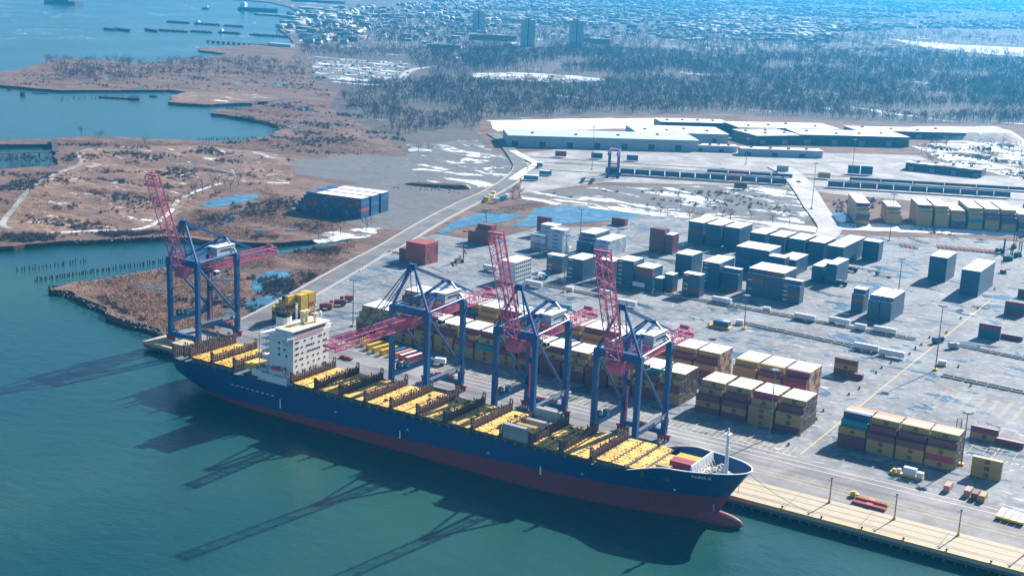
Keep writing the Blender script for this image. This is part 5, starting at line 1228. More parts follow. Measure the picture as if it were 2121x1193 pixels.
b = MB(); b.box((0, 6, 27.4), (7, 5, 2.2)); b.build('trolley', M['boom_pink'], gr); b = MB(); b.box((4, 8, 22.4), (2, 2.4, 2.4)); b.build('operator_cab', M['van_white'], gr)
for y in (-9, gw+3): b = MB(); b.beam((-4.5, y, 26.4), (-4.5, y*0.75+2, 29.5), 0.7); b.beam((4.5, y, 26.4), (4.5, y*0.75+2, 29.5), 0.7); b.build('girder_stay', M['boom_pink'], gr)
# ---- warehouses and sheds
M['shed_wall'] = paint('grey_sheeting', (0.33, 0.40, 0.44), 0.6, 0.3, (0.12, 0.12, 0.12), 0.05)
M['shed_dark'] = paint('dark_sheeting', (0.060, 0.072, 0.085), 0.6, 0.3, (0.03, 0.03, 0.03), 0.05)
M['roof_grey'] = paint('pale_roof', (0.46, 0.54, 0.58), 0.6, 0.5, (0.28, 0.33, 0.36), 0.03)
M['roof_snow'] = paint('snow_streaked_roof', (0.74, 0.76, 0.78), 0.8, 1.0, (0.24, 0.27, 0.30), 0.035)
def shed(p, q, depth, h, lab, wall='shed_wall', roof='roof_grey', doors=10, z=LZ):
    p = Vector((*p, 0)); q = Vector((*q, 0)); d = q-p; L = d.length; rz = math.atan2(d.y, d.x); o = empty('warehouse', (p.x, p.y, z), rz); tag(o, lab, 'warehouse')
    b = MB(); b.box((L/2, depth/2, h/2), (L, depth, h)); b.build('wall', M[wall], o)
    b = MB(); b.prism([(-0.6, -0.6), (L+0.6, -0.6), (L+0.6, depth+0.6), (-0.6, depth+0.6)], h, h+0.5); ro = b.build('roof', M[roof], o)
    pm_ = MB(); pm_.box((0, 0, h*0.45), (0.5, 0.3, h*0.9)); me = pm_.mesh('pilaster', M[wall])
    dm_ = MB(); dm_.box((0, 0, h*0.28), (L/doors*0.45, 0.16, h*0.5)); me2 = dm_.mesh('loading_door', M['shed_dark'] if wall == 'shed_wall' else M['grey_steel'])
    for k in range(doors):
        link('pilaster', me, o, ((k+0.03)*L/doors, -0.12, 0))
        if k % 2 == 0: link('loading_door', me2, o, ((k+0.5)*L/doors, -0.05, 0))
    v = MB(); v.box((0, 0, 0.8), (3.0, 3.0, 1.6)); vm = v.mesh('roof_vent', M['shed_dark']); r = random.Random(int(L))
    for k in range(4): link('roof_vent', vm, o, (L*(k+0.6)/4.4, depth*r.uniform(.25, .75), h+0.5))
    return o
shed((-500, 798), (-326, 935), 62, 12.5, 'long grey warehouse with pale flat roof at the head of the rail yard', doors=14)
shed((-420, 960), (-330, 1030), 70, 11, 'snow roofed warehouse just behind the long grey one', roof='roof_snow'); shed((-300, 1048), (-262, 1098), 60, 11, 'narrow dark warehouse between the snow roofs', 'shed_dark', 'roof_snow', 4)
shed((-263, 1098), (-155, 1188), 55, 12, 'wide dark warehouse with snowy roof at the end of the yard', 'shed_dark', 'roof_snow', 8); shed((-350, 1110), (-250, 1205), 60, 11, 'low snow roofed warehouse near the woods', 'shed_dark', 'roof_snow', 8); shed((-450, 1090), (-380, 1150), 40, 10, 'small snow roofed shed by the white field', 'shed_dark', 'roof_snow', 6)
shed((-235, 1230), (-120, 1330), 45, 9, 'rearmost dark shed with a white roof before the trees', 'shed_dark', 'roof_snow', 8)
shed((-330, 935), (-290, 963), 14, 7, 'small pale lean-to at the corner of the grey warehouse', 'shed_wall', 'snow_cap', 4); shed((-277, 945), (-200, 1000), 16, 8, 'light blue shed with white roof beside the rail yard', 'shed_wall', 'snow_cap', 6)
shed((-100, 985), (-20, 990), 30, 8, 'dark walled compound building with a snowy open roof', 'shed_dark', 'snow_patchy', 7)
for k, (px, py, L, rz, nm) in enumerate(((1100, 372, 14, 0.9, 'blue gate office at the bend of the access road'), (1130, 362, 12, 0.9, 'second blue gate cabin at the rail yard entrance'), (1118, 345, 6, 0.9, 'narrow blue gate booth on the white gate road'))):
    machine('gate_cabin', px, py, rz-0.5, nm, 'cabin', (('cabin', 'van_blue', (((0, 0, 2), (L, 4, 4)),)), ('roof', 'snow_cap', (((0, 0, 4.15), (L+0.6, 4.6, 0.3)),))))
for k, (px, py, c) in enumerate(((1008, 416, 'yellow'), (1018, 412, 'van_white'), (1028, 418, 'van_white'), (1040, 414, 'van_teal'), (1050, 410, 'van_white'), (1022, 405, 'yellow'))):
    machine('storage_tank', px, py, 0.4*k, '%s storage tank in the cluster beside the access road' % ('yellow', 'white', 'white', 'teal', 'white', 'yellow')[k], 'tank', (('shell', c, (((0, 0, 1.9), (5.4, 3.4, 3.4)),)), ('saddle', 'grey_steel', (((-1.8, 0, 0.3), (0.6, 3, 0.6)), ((1.8, 0, 0.3), (0.6, 3, 0.6))))))['group'] = 'storage tanks beside the access road'
# ================================================================== trees, marsh, town, far harbour
import numpy as np
M['twig'] = paint('bare_twigs', (0.100, 0.080, 0.078), 0.9, 0.3, (0.07, 0.055, 0.06), 0.1, world=True)
M['bark'] = paint('bark', (0.085, 0.068, 0.060), 0.9, 0.3, (0.05, 0.04, 0.04), 0.4, world=True)
M['reed'] = m_land('dry_reed', (0.36, 0.20, 0.115), (0.44, 0.27, 0.16), (0.26, 0.15, 0.09), snow=1, scale=0.02, relief=0)
def tree_meshes(seed, h, full=True):
    """a leafless tree: tapered trunk and limbs, crown of branching twigs"""
    r = random.Random(seed); tr_, cw = MB(), MB()
    tr_.tube((0, 0, 0), (r.uniform(-.3, .3), r.uniform(-.3, .3), h*0.42), h*0.022, 6 if full else 3, 0, h*0.014, False)
    fork = Vector((0, 0, h*0.36)); nl = 6 if full else 4
    for i in range(nl):
        a = 2*math.pi*(i+r.random()*0.7)/nl; el = r.uniform(0.6, 1.2); L = h*r.uniform(0.34, 0.5)
        s = fork*r.uniform(0.7, 1.15); d = Vector((math.cos(a)*math.cos(el), math.sin(a)*math.cos(el), math.sin(el))); e = s+d*L
        tr_.tube(s, e, h*0.010, 4 if full else 3, 0, h*0.004, False)
        for j in range(7 if full else 4):
            s2 = s.lerp(e, r.uniform(0.25, 1.0)); d2 = (d+Vector((r.gauss(0, .55), r.gauss(0, .55), r.gauss(0.15, .4)))).normalized(); L2 = h*r.uniform(0.12, 0.26); e2 = s2+d2*L2
            def blade(p, q, w):
                n = (q-p).cross(Vector((r.gauss(0, 1), r.gauss(0, 1), r.gauss(0, 1)))).normalized()*w; cw.poly([p-n, p+n, q])
            blade(s2, e2, h*0.0055)
            for k in range(5 if full else 3):
                s3 = s2.lerp(e2, r.uniform(0.2, 1.0)); d3 = (d2+Vector((r.gauss(0, .7), r.gauss(0, .7), r.gauss(0.1, .6)))).normalized(); blade(s3, s3+d3*h*r.uniform(0.06, 0.15), h*(0.0045 if full else 0.014))
    return tr_, cw
TREES = []
for s in range(6):
    a, b = tree_meshes(s, 14.0); TREES.append((a.mesh('trunk', M['bark']), b.mesh('crown', M['twig'])))
def poly_sample(px, n, rnd, z=LZ, keep=None):
    P = [(p.x, p.y) for p in pxs(px, z)]; xs = [p[0] for p in P]; ys = [p[1] for p in P]; out = []; tries = 0
    def inside(x, y):
        c = False; j = len(P)-1
        for i in range(len(P)):
            if (P[i][1] > y) != (P[j][1] > y) and x < (P[j][0]-P[i][0])*(y-P[i][1])/(P[j][1]-P[i][1])+P[i][0]: c = not c
            j = i
        return c
    while len(out) < n and tries < n*60:
        tries += 1; x, y = rnd.uniform(min(xs), max(xs)), rnd.uniform(min(ys), max(ys))
        if inside(x, y) and (keep is None or keep(x, y)): out.append((x, y))
    return out
tr = random.Random(5)
def gap(x, y): return noise.noise(Vector((x*0.006, y*0.006, 3.1))) > -0.28          # clearings
def nosnow(x, y):
    px, py, w = PX(Vector((x, y, LZ)))
    if 970 < px < 1270 and 150 < py < 171: return tr.random() < 0.12
    if py > 60 and 1840 < px and 82+(px-1850)*0.04 < py < 100+(px-1850)*0.05: return tr.random() < 0.1
    return gap(x, y)
near = []
near += poly_sample([(700, 196), (760, 190), (900, 215), (1000, 245), (985, 268), (1005, 292), (950, 314), (870, 320), (800, 262), (720, 228)], 330, tr, keep=gap)
for px, py in ((398, 398), (404, 400), (420, 402), (440, 388), (452, 384), (466, 388), (478, 390), (494, 386), (390, 420), (1342, 450), (1368, 446), (1382, 452), (1428, 455), (1450, 462), (1496, 452), (1512, 458), (1410, 430), (1555, 455), (1600, 462), (1635, 470), (660, 498), (690, 490), (705, 486), (760, 478), (205, 288), (168, 283), (210, 284), (1005, 452), (1062, 412), (1075, 410), (300, 300)):
    g = G(px, py, LZ); near.append((g.x, g.y))
for k in range(34): g = G(tr.uniform(1890, 2121), tr.uniform(300, 360), LZ); near.append((g.x, g.y))
far = []
far += poly_sample([(690, 178), (830, 176), (900, 165), (1000, 170), (1280, 172), (1700, 165), (2300, 165), (2400, 262), (1900, 256), (1500, 234), (1250, 238), (1000, 246), (900, 214), (760, 188)], 8200, tr, keep=nosnow)
far += poly_sample([(850, 108), (1000, 100), (1300, 100), (1650, 116), (1800, 104), (2300, 140), (2300, 165), (1700, 165), (1280, 172), (980, 170), (900, 165), (850, 140)], 3600, tr, keep=nosnow)
far += poly_sample([(90, 128), (330, 132), (400, 126), (630, 128), (632, 165), (400, 160), (250, 178), (120, 165)], 420, tr, keep=lambda x, y: noise.noise(Vector((x*0.01, y*0.01, 8.1))) > -0.05)
far += poly_sample([(620, 96), (760, 100), (880, 104), (880, 122), (700, 122), (620, 116)], 300, tr)
far += poly_sample([(640, 60), (900, 10), (1500, 6), (2300, 12), (2300, 100), (1800, 100), (1300, 100), (900, 100), (640, 92)], 2600, tr, keep=lambda x, y: noise.noise(Vector((x*0.002, y*0.002, 5.5))) > -0.1)
def px_sample(px, n, rnd, z=LZ, keep=None):
    xs = [p[0] for p in px]; ys = [p[1] for p in px]; out = []; tries = 0
    def inside(x, y):
        c = False; j = len(px)-1
        for i in range(len(px)):
            if (px[i][1] > y) != (px[j][1] > y) and x < (px[j][0]-px[i][0])*(y-px[i][1])/(px[j][1]-px[i][1])+px[i][0]: c = not c
            j = i
        return c
    while len(out) < n and tries < n*40:
        tries += 1; x, y = rnd.uniform(min(xs), max(xs)), rnd.uniform(min(ys), max(ys))
        if inside(x, y):
            g = G(x, y, z)
            if keep is None or keep(g.x, g.y): out.append((g.x, g.y))
    return out
far2 = []
far2 += px_sample([(1250, 96), (1480, 104), (1640, 118), (1700, 80), (1900, 66), (2160, 88), (2160, 168), (1800, 168), (1300, 160), (980, 148), (880, 130), (900, 100)], 3000, tr, keep=nosnow)
far2 += px_sample([(640, 58), (800, 20), (1300, 0), (1900, -8), (2160, 6), (2160, 84), (1880, 62), (1650, 108), (1280, 96), (900, 98), (640, 92)], 3400, tr, keep=lambda x, y: noise.noise(Vector((x*0.0016, y*0.0016, 9.3))) < 0.12)
allp = sorted(near+far, key=lambda p: (p[0]-CAM.x)**2+(p[1]-CAM.y)**2)
ind, rest = allp[:300], allp[300:]
def where_tree(x, y):
    px, py, w = PX(Vector((x, y, LZ)))
    if px < 640: return 'bare tree on the rough ground beside the marsh track' if py > 290 else 'bare tree on the wooded spit between the two bays'
    if px < 1030 and py > 380: return 'bare tree on the snowy bank by the access road'
    if px < 1030: return 'bare tree at the edge of the wood beside the access road'
    if py > 400: return 'bare tree along the snow strip below the gravel field'
    if px > 1880 and py > 285: return 'bare tree in the snowy scrub beyond the rail yard'
    return 'bare tree in the wood behind the warehouses'
for i, (x, y) in enumerate(ind):
    t = TREES[tr.randrange(6)]; s = tr.uniform(0.65, 1.1); o = empty('bare_tree', (x, y, LZ), tr.uniform(0, 6.28)); o.scale = (s*tr.uniform(.9, 1.2), s*tr.uniform(.9, 1.2), s)
    lab = where_tree(x, y); tag(o, lab, 'tree', lab.replace('bare tree', 'bare trees')); link('trunk', t[0], o); link('crown', t[1], o)
def scatter(name, pts, bases, m, smin, smax, rnd, label, cat, z=LZ, zj=None):
    """one mesh holding many scaled, turned copies of a few base shapes"""
    nr = np.random.default_rng(rnd); V, F, MI = [], [], []; off = 0
    pts = np.array(pts); which = nr.integers(0, len(bases), len(pts))
    for bi, b in enumerate(bases):
        p = pts[which == bi]
        if not len(p): continue
        bv = np.array([tuple(v) for v in b.v], dtype=np.float32); fl = [f for f in b.f]
        tri = np.array([f if len(f) == 3 else f for f in sum([[(f[0], f[k], f[k+1]) for k in range(1, len(f)-1)] for f in fl], [])], dtype=np.int64)
        mi = np.array(sum([[b.m[i]]*(len(f)-2) for i, f in enumerate(fl)], []), dtype=np.int32)
        n = len(p); a = nr.uniform(0, 6.283, n); s = nr.uniform(smin, smax, n)
        if p.shape[1] > 2: a = p[:, 2]
        ca, sa = np.cos(a)*s, np.sin(a)*s
        x = bv[None, :, 0]*ca[:, None]-bv[None, :, 1]*sa[:, None]+p[:, 0:1]; y = bv[None, :, 0]*sa[:, None]+bv[None, :, 1]*ca[:, None]+p[:, 1:2]; zz = bv[None, :, 2]*s[:, None]+z
        V.append(np.stack([x, y, zz], -1).reshape(-1, 3)); F.append((tri[None]+(np.arange(n)*len(bv))[:, None, None]).reshape(-1, 3)+off); MI.append(np.tile(mi, n)); off += n*len(bv)
    V = np.concatenate(V); F = np.concatenate(F); MI = np.concatenate(MI)
    me = bpy.data.meshes.new(name); me.vertices.add(len(V)); me.vertices.foreach_set('co', V.ravel().astype(np.float32))
    me.loops.add(len(F)*3); me.loops.foreach_set('vertex_index', F.ravel().astype(np.int32)); me.polygons.add(len(F))
    me.polygons.foreach_set('loop_start', np.arange(0, len(F)*3, 3, dtype=np.int32)); me.polygons.foreach_set('loop_total', np.full(len(F), 3, dtype=np.int32))
    for q in (m if isinstance(m, list) else [m]): me.materials.append(q)
    me.polygons.foreach_set('material_index', MI); me.update(calc_edges=True)
    o = bpy.data.objects.new(name, me); COL.objects.link(o); tag(o, label, cat, kind='stuff'); return o
fb = []
for s in range(5):
    a, b = tree_meshes(20+s, 15.0, False)
    i0 = len(a.v); a.v += b.v; a.f += [tuple(i+i0 for i in f) for f in b.f]; a.m += b.m; fb.append(a)
scatter('bare_woodland', rest, fb, M['twig'], 0.75, 1.25, 3, 'wide leafless woodland between the rail yard and the town', 'woodland')
scatter('distant_woods', far2, fb, M['twig'], 1.0, 1.9, 4, 'far leafless woods between and beyond the suburbs', 'woodland')
# reed tufts over the marsh, dry brush over the rough ground
def tuft(seed, h, n, spread):
    r = random.Random(seed); b = MB()
    for k in range(n):
        p = Vector((r.gauss(0, spread), r.gauss(0, spread), 0)); q = p+Vector((r.gauss(0, .5), r.gauss(0, .5), h*r.uniform(.6, 1.2))); w = Vector((r.uniform(-1, 1), r.uniform(-1, 1), 0)).normalized()*0.35*h; b.poly([p-w, p+w, q])
    return b
tu = [tuft(s, 0.75, 10, 2.2) for s in range(4)]
mk = lambda f, th: (lambda x, y: noise.noise(Vector((x*f, y*f*1.4, 1.7))) + tr.gauss(0, 0.22) > th)
rp = []
rp += poly_sample([(150, 590), (345, 558), (480, 535), (640, 518), (735, 500), (720, 540), (640, 585), (520, 650), (470, 680), (340, 685), (240, 640), (160, 602)], 5200, tr, keep=lambda x, y: mk(0.03, -0.12)(x, y) and not (500 < PX(Vector((x, y, LZ)))[0] < 610 and 555 < PX(Vector((x, y, LZ)))[1] < 650))
rp += poly_sample([(360, 480), (400, 440), (440, 395), (560, 390), (610, 440), (690, 462), (690, 480), (560, 500), (420, 492)], 4200, tr, keep=lambda x, y: mk(0.03, -0.2)(x, y) and not (405 < PX(Vector((x, y, LZ)))[0] < 540 and 398 < PX(Vector((x, y, LZ)))[1] < 434))
rp += poly_sample([(0, 440), (40, 400), (160, 340), (180, 320), (600, 330), (600, 380), (380, 400), (350, 470), (60, 482)], 2600, tr, keep=mk(0.02, 0.05))
rp += poly_sample([(120, 290), (440, 297), (560, 290), (760, 290), (800, 320), (580, 318), (420, 302), (180, 305)], 2200, tr)
rp += poly_sample([(440, 228), (600, 212), (760, 215), (860, 300), (640, 290), (590, 265)], 2400, tr, keep=mk(0.012, -0.05))
rp += poly_sample([(0, 155), (120, 132), (640, 125), (680, 190), (400, 185), (240, 185), (0, 175)], 2600, tr)
rp += poly_sample([(990, 440), (1090, 422), (1120, 420), (1115, 432), (1030, 446)], 500, tr)
scatter('marsh_reeds', rp, tu, M['reed'], 0.35, 1.0, 5, 'brown winter reeds and dry grass covering the marsh', 'reeds', z=LZ+0.05)
def shrub(seed):
    r = random.Random(seed); b = MB()
    for k in range(26):
        a = r.uniform(0, 6.28); e = r.uniform(0.35, 1.4); L = r.uniform(1.2, 3.0); p = Vector((r.gauss(0, .5), r.gauss(0, .5), 0)); q = p+Vector((math.cos(a)*math.cos(e), math.sin(a)*math.cos(e), math.sin(e)))*L; n = (q-p).cross(Vector((r.gauss(0, 1), r.gauss(0, 1), r.gauss(0, 1)))).normalized()*0.13; b.poly([p-n, p+n, q])
    return b
cl = lambda x, y: noise.noise(Vector((x*0.022, y*0.03, 6.2))) + tr.gauss(0, 0.16) > 0.27
sp_ = []
for pl, n in (([(20, 465), (60, 395), (160, 345), (180, 312), (420, 306), (600, 332), (600, 380), (420, 390), (350, 470), (100, 480)], 900), ([(0, 500), (0, 470), (100, 484), (340, 478), (560, 500), (340, 486), (60, 502)], 420), ([(360, 480), (440, 400), (600, 400), (690, 470), (560, 498)], 420), ([(160, 600), (345, 560), (520, 535), (720, 505), (640, 585), (520, 650), (340, 684), (240, 640)], 520), ([(0, 175), (120, 133), (640, 125), (690, 200), (380, 184), (120, 184)], 900), ([(440, 230), (600, 212), (780, 215), (860, 320), (600, 322), (440, 300), (590, 268)], 900), ([(-40, 300), (440, 298), (560, 290), (600, 320), (180, 306), (120, 360), (0, 440), (-40, 440)], 600), ([(1080, 400), (1640, 386), (1690, 440), (1440, 440)], 150), ([(1720, 402), (2120, 440), (2120, 500), (1730, 470)], 160), ([(1880, 300), (2121, 300), (2121, 372), (1960, 335)], 500)): sp_ += poly_sample(pl, n, tr, keep=cl)
scatter('winter_scrub', sp_, [shrub(s) for s in range(5)], M['twig'], 0.6, 1.5, 9, 'dark leafless scrub dotted over the marsh and rough ground', 'scrub', z=LZ+0.05)
rk = []
for s in range(3):
    r = random.Random(60+s); b = MB(); b.prism([(r.uniform(.6, 1.2)*math.cos(k*1.05), r.uniform(.6, 1.2)*math.sin(k*1.05)) for k in range(6)], 0, r.uniform(.5, 1.1)); rk.append(b)
rpts = []
for (a, b), n in ((((225, 646), (340, 694)), 70), (((107, 598), (225, 646)), 40), (((340, 690), (470, 668)), 160), (((150, 500), (345, 490)), 60), (((345, 560), (150, 590)), 60), (((940, 395), (800, 388)), 90), (((860, 380), (950, 400)), 120)):
    for k in range(n): t = tr.random(); g = G(a[0]+(b[0]-a[0])*t+tr.gauss(0, 5), a[1]+(b[1]-a[1])*t+tr.gauss(0, 2.5), LZ); rpts.append((g.x, g.y))
scatter('shore_rubble', rpts, rk, M['dark_concrete'], 0.3, 0.9, 6, 'dark rubble and stones along the marsh shore and spoil heaps', 'rubble', z=LZ-0.2)
# timber piles and hulks in the shallows
M['wet_wood'] = paint('wet_timber', (0.045, 0.036, 0.032), 0.8, 0.4, (0.02, 0.02, 0.02), 0.6)
pb = MB(); pb.tube((0, 0, -2.5), (0, 0, 2.4), 0.42, 6, 0, 0.34); PILE = pb.mesh('timber_pile', M['wet_wood'])
def piles(p, q, n, where, jit=1.2, s0=0.6):
    for k in range(n):
        t = (k+tr.random()*0.8)/n; g = G(p[0]+(q[0]-p[0])*t+tr.gauss(0, jit), p[1]+(q[1]-p[1])*t+tr.gauss(0, jit*0.3), WZ); o = link('timber_pile', PILE, None, (g.x, g.y, WZ)); o.scale = (1, 1, tr.uniform(s0, 1.25)); tag(o, 'weathered timber pile '+where, 'pile', 'timber piles '+where)
piles((72, 583), (345, 541), 58, 'in the longer line off the marsh point'); piles((34, 562), (185, 541), 20, 'in the sparse line farther off the marsh point'); piles((102, 599), (170, 605), 26, 'crowded at the tip of the marsh point', 3); piles((405, 290), (532, 288), 34, 'in the row at the head of the bay', 1); piles((120, 206), (200, 205), 14, 'beside the sunken hulk in the bay', 4, .8); piles((30, 346), (90, 342), 9, 'in the walled basin at the left bank', 3)
def hulk(px, py, L, W, H, rz, lab, name='sunken_hulk', ribs=10):
    g = G(px, py, WZ); o = empty(name, (g.x, g.y, WZ), rz); tag(o, lab, 'wreck')
    b = MB(); b.prism([(-L/2, -W*0.3), (-L*0.4, -W/2), (L*0.4, -W/2), (L/2, -W*0.2), (L/2, W*0.2), (L*0.4, W/2), (-L*0.4, W/2), (-L/2, W*0.3)], -1, H*0.45); b.build('hull', M['wet_wood'], o)
    b = MB()
    for k in range(ribs): b.box((-L*0.4+L*0.8*k/(ribs-1), W*0.42*(1 if k % 2 else -1), H*0.6), (0.5, 0.5, H*tr.uniform(.5, 1.1)))
    b.build('ribs', M['wet_wood'], o)['kind'] = 'stuff'
hulk(238, 204, 46, 9, 4, 0.42, 'long dark sunken hulk with broken ribs lying in the bay'); hulk(278, 207, 16, 8, 6, 0.9, 'shorter hulk with tall ribs at the end of the long hulk'); hulk(84, 194, 22, 5, 2, 0.5, 'low dark hulk near the spit shore'); hulk(318, 201, 12, 6, 3, 0.2, 'small broken hulk off the straw flat'); hulk(47, 198, 6, 5, 5, 0, 'lone square mooring crib in the bay'); hulk(20, 187, 8, 4, 2, 0, 'tiny hulk by the far spit')
def pier(p, q, w, h, lab, z=WZ, shed_=0):
    a = G(*p, z); c = G(*q, z); d = c-a; L = d.length; rz = math.atan2(d.y, d.x); o = empty('timber_pier', (a.x, a.y, z), rz); tag(o, lab, 'pier')
    b = MB(); b.box((L/2, 0, h), (L, w, 0.5)); b.build('deck', M['wet_wood'], o)
    lm2 = MB(); lm2.box((0, 0, (h-2)/2), (0.5, w*0.9, h+2)); me = lm2.mesh('trestle', M['wet_wood'])
    for k in range(max(3, int(L/14))): link('trestle', me, o, (4+k*14 if L > 40 else L*(k+0.5)/3, 0, 0))
    if shed_: b = MB(); b.box((L*0.9, 0, h+2.5), (shed_, w*1.4, 5)); b.box((L*0.9, 0, h+5.2), (shed_+1, w*1.5, 0.4)); b.build('shed', M['roof_grey'], o)
pier((-20, 326), (112, 322), 7, 3.5, 'old trestle pier crossing the walled basin'); pier((112, 300), (116, 326), 6, 5.5, 'tall broken trestle at the corner of the walled basin'); pier((-20, 352), (0, 349), 4, 2, 'stub of old pier at the basin mouth')
pier((428, 88), (600, 101), 12, 4, 'long pier on trestles ending in a pale shed', shed_=60); pier((215, 62), (240, 64), 16, 5, 'detached old pier block with a roof in the far bay'); pier((243, 62), (268, 66), 14, 5, 'ruined pier skeleton beside the detached block'); pier((302, 63), (326, 67), 12, 5, 'small ruined pier standing alone in the far bay')
# vessels of the far harbour
M['hull_dark'] = paint('far_hull_dark', (0.03, 0.04, 0.055), 0.5, 0.3); M['hull_rust'] = paint('rusty_hull', (0.16, 0.07, 0.05), 0.7, 0.4)
def vessel(px, py, L, W, H, rz, lab, cat, hull='hull_dark', deck='hull_rust', house=None, name='barge'):
    g = G(px, py, WZ); o = empty(name, (g.x, g.y, WZ), rz); tag(o, lab, cat)
    b = MB(); b.prism([(-L/2, -W/2), (L*0.38, -W/2), (L/2, -W*0.15), (L/2, W*0.15), (L*0.38, W/2), (-L/2, W/2)], -1.5, H); b.build('hull', M[hull], o)
    b = MB(); b.prism([(-L*0.48, -W*0.44), (L*0.36, -W*0.44), (L*0.46, 0), (L*0.36, W*0.44), (-L*0.48, W*0.44)], H, H+0.6)
    for k in range(int(L/9)): b.box((-L*0.4+k*9, tr.uniform(-W*.2, W*.2), H+1.4), (5, W*0.4, 1.8))
    b.build('deck', M[deck], o)
    if house: b = MB(); b.box((-L*0.38, 0, H+house/2), (L*0.12, W*0.8, house)); b.box((-L*0.38, 0, H+house+1.2), (L*0.08, W*0.5, 2.4)); b.build('deckhouse', M['ship_white'], o)
    return o
vessel(535, 24, 150, 24, 10, 0.25, 'blue-black tanker with white bridge moored at the far yard', 'ship', 'hull_dark', 'hull_dark', 16, 'moored_tanker'); vessel(560, 33, 110, 20, 4, 0.25, 'long low barge moored below the far tanker', 'barge', 'hull_dark', 'roof_grey'); vessel(660, 8, 240, 30, 12, 0.25, 'very long dark ship with red deck at the far quay', 'ship', 'hull_dark', 'hull_rust', 0, 'moored_freighter')
vessel(425, 20, 28, 9, 4, 3.3, 'small tug with white house under way in the far channel', 'tug', 'hull_dark', 'hull_dark', 8, 'tug_boat')
for px, py, L, lab in ((370, 48, 70, 'rusty barge wreck at the outer end of the breakwater line'), (430, 52, 80, 'barge wreck with a collapsed peaked house'), (485, 56, 60, 'flat black barge closing the outer wreck line'), (360, 66, 80, 'rusty barge first in the inner barge line'), (418, 68, 60, 'dark barge second in the inner barge line'), (476, 70, 60, 'white deckhouse barge in the inner barge line'), (560, 76, 110, 'dark barge at the inner end by the scrap yard')): vessel(px, py, L, 14, 3, 0.25, lab, 'barge', 'wet_wood', 'hull_rust', 5 if 'white' in lab or 'peaked' in lab else None)
g = G(132, 10, WZ); o = empty('harbour_fort', (g.x, g.y, WZ), 0.3); tag(o, 'dark square structure standing in the far channel', 'building'); b = MB(); b.box((0, 0, 6), (120, 50, 12)); b.build('wall', M['shed_dark'], o); b = MB(); b.box((0, 0, 18), (60, 40, 14)); b.build('tower', M['shed_dark'], o)
vessel(250, -2, 70, 14, 5, 0.2, 'dark barge beyond the square structure', 'barge')
# ---- town
M['tower_wall'] = paint('pale_tower_wall', (0.46, 0.47, 0.47), 0.8, 0.2, (0.3, 0.3, 0.3), 0.02)
M['tower_side'] = paint('grey_tower_wall', (0.33, 0.34, 0.35), 0.8, 0.2, (0.2, 0.2, 0.2), 0.02)
for px, py, h, nm in ((990, 66, 60, 'pale tower block set farthest back of the three'), (1092, 97, 66, 'pale tower block in the middle of the three'), (1192, 98, 66, 'pale tower block beside the low brick building')):
    g = G(px, py, LZ); o = empty('tower_block', (g.x, g.y, LZ), 0.62); tag(o, nm, 'tower block', 'three tower blocks')
    b = MB(); b.box((-9.4, 0, h/2), (15.2, 24, h)); b.box((9.4, 0, h/2), (15.2, 24, h)); b.build('wall', M['tower_wall'], o)
    b = MB(); b.box((0, 1.2, h/2-0.4), (3.7, 21, h-0.8)); b.build('stair_slot', M['shed_dark'], o)
    b = MB(); b.box((0, 0, h+2), (12, 12, 4)); b.box((-6, 2, h+1.2), (4, 4, 2.4)); b.build('roof_house', M['tower_side'], o)
    wb_ = MB()
    for k in range(int(h/3)-1):
        for x in (-14.6, -11.2, -7.8, -4.4, 4.4, 7.8, 11.2, 14.6): wb_.box((x, -12.02, 3+k*3), (1.5, 0.1, 1.4))
        for y in (-8, -4, 0, 4, 8): wb_.box((-17.02, y, 3+k*3), (0.1, 1.6, 1.4)); wb_.box((17.02, y, 3+k*3), (0.1, 1.6, 1.4))
    wb_.build('windows', M['glass'], o)['kind'] = 'stuff'
HW = [paint('house_wall_%s' % n, c, 0.8, 0.2) for n, c in (('white', (0.62, 0.61, 0.58)), ('grey', (0.34, 0.35, 0.36)), ('brick', (0.22, 0.11, 0.085)), ('tan', (0.42, 0.34, 0.26)))]
HR = [M['snow_cap'], paint('slate_roof', (0.09, 0.09, 0.10), 0.8, 0.3), paint('brown_roof', (0.17, 0.11, 0.09), 0.8, 0.3), M['roof_grey']]
def house(w, d, h, rh, wi, ri):
    b = MB(); b.box((0, 0, h/2), (w, d, h), wi)
    if rh > 0.5:
        b.poly([(-w/2-.4, -d/2-.4, h), (w/2+.4, -d/2-.4, h), (w/2+.4, 0, h+rh), (-w/2-.4, 0, h+rh)], ri); b.poly([(w/2+.4, d/2+.4, h), (-w/2-.4, d/2+.4, h), (-w/2-.4, 0, h+rh), (w/2+.4, 0, h+rh)], ri)
        b.poly([(-w/2, d/2, h), (-w/2, -d/2, h), (-w/2, 0, h+rh)], wi); b.poly([(w/2, -d/2, h), (w/2, d/2, h), (w/2, 0, h+rh)], wi)
    else: b.box((0, 0, h+0.15), (w+.5, d+.5, 0.3), ri)
    return b
hb_ = []; hdesc = []
for w, d, h, rh, wi, ri, nm in ((11, 9, 6, 3.5, 0, 4, 'white gabled house with snowy roof'), (12, 9, 6.5, 3.5, 1, 4, 'grey gabled house with snowy roof'), (10, 9, 6, 3.2, 3, 5, 'tan gabled house with dark roof'), (13, 10, 7, 3.2, 2, 4, 'brick gabled house with snowy roof'), (26, 14, 6, 0, 1, 4, 'low grey building with white flat roof'), (40, 20, 7, 0, 3, 7, 'long tan building with pale flat roof'), (11, 9, 6, 3.4, 0, 6, 'white gabled house with brown roof'), (22, 12, 9, 0, 2, 7, 'brick block with pale flat roof')): hb_.append(house(w, d, h, rh, wi, ri)); hdesc.append(nm)
hm_ = [b.mesh('house', HW+HR) for b in hb_]
hp = []
A0 = math.radians(28)
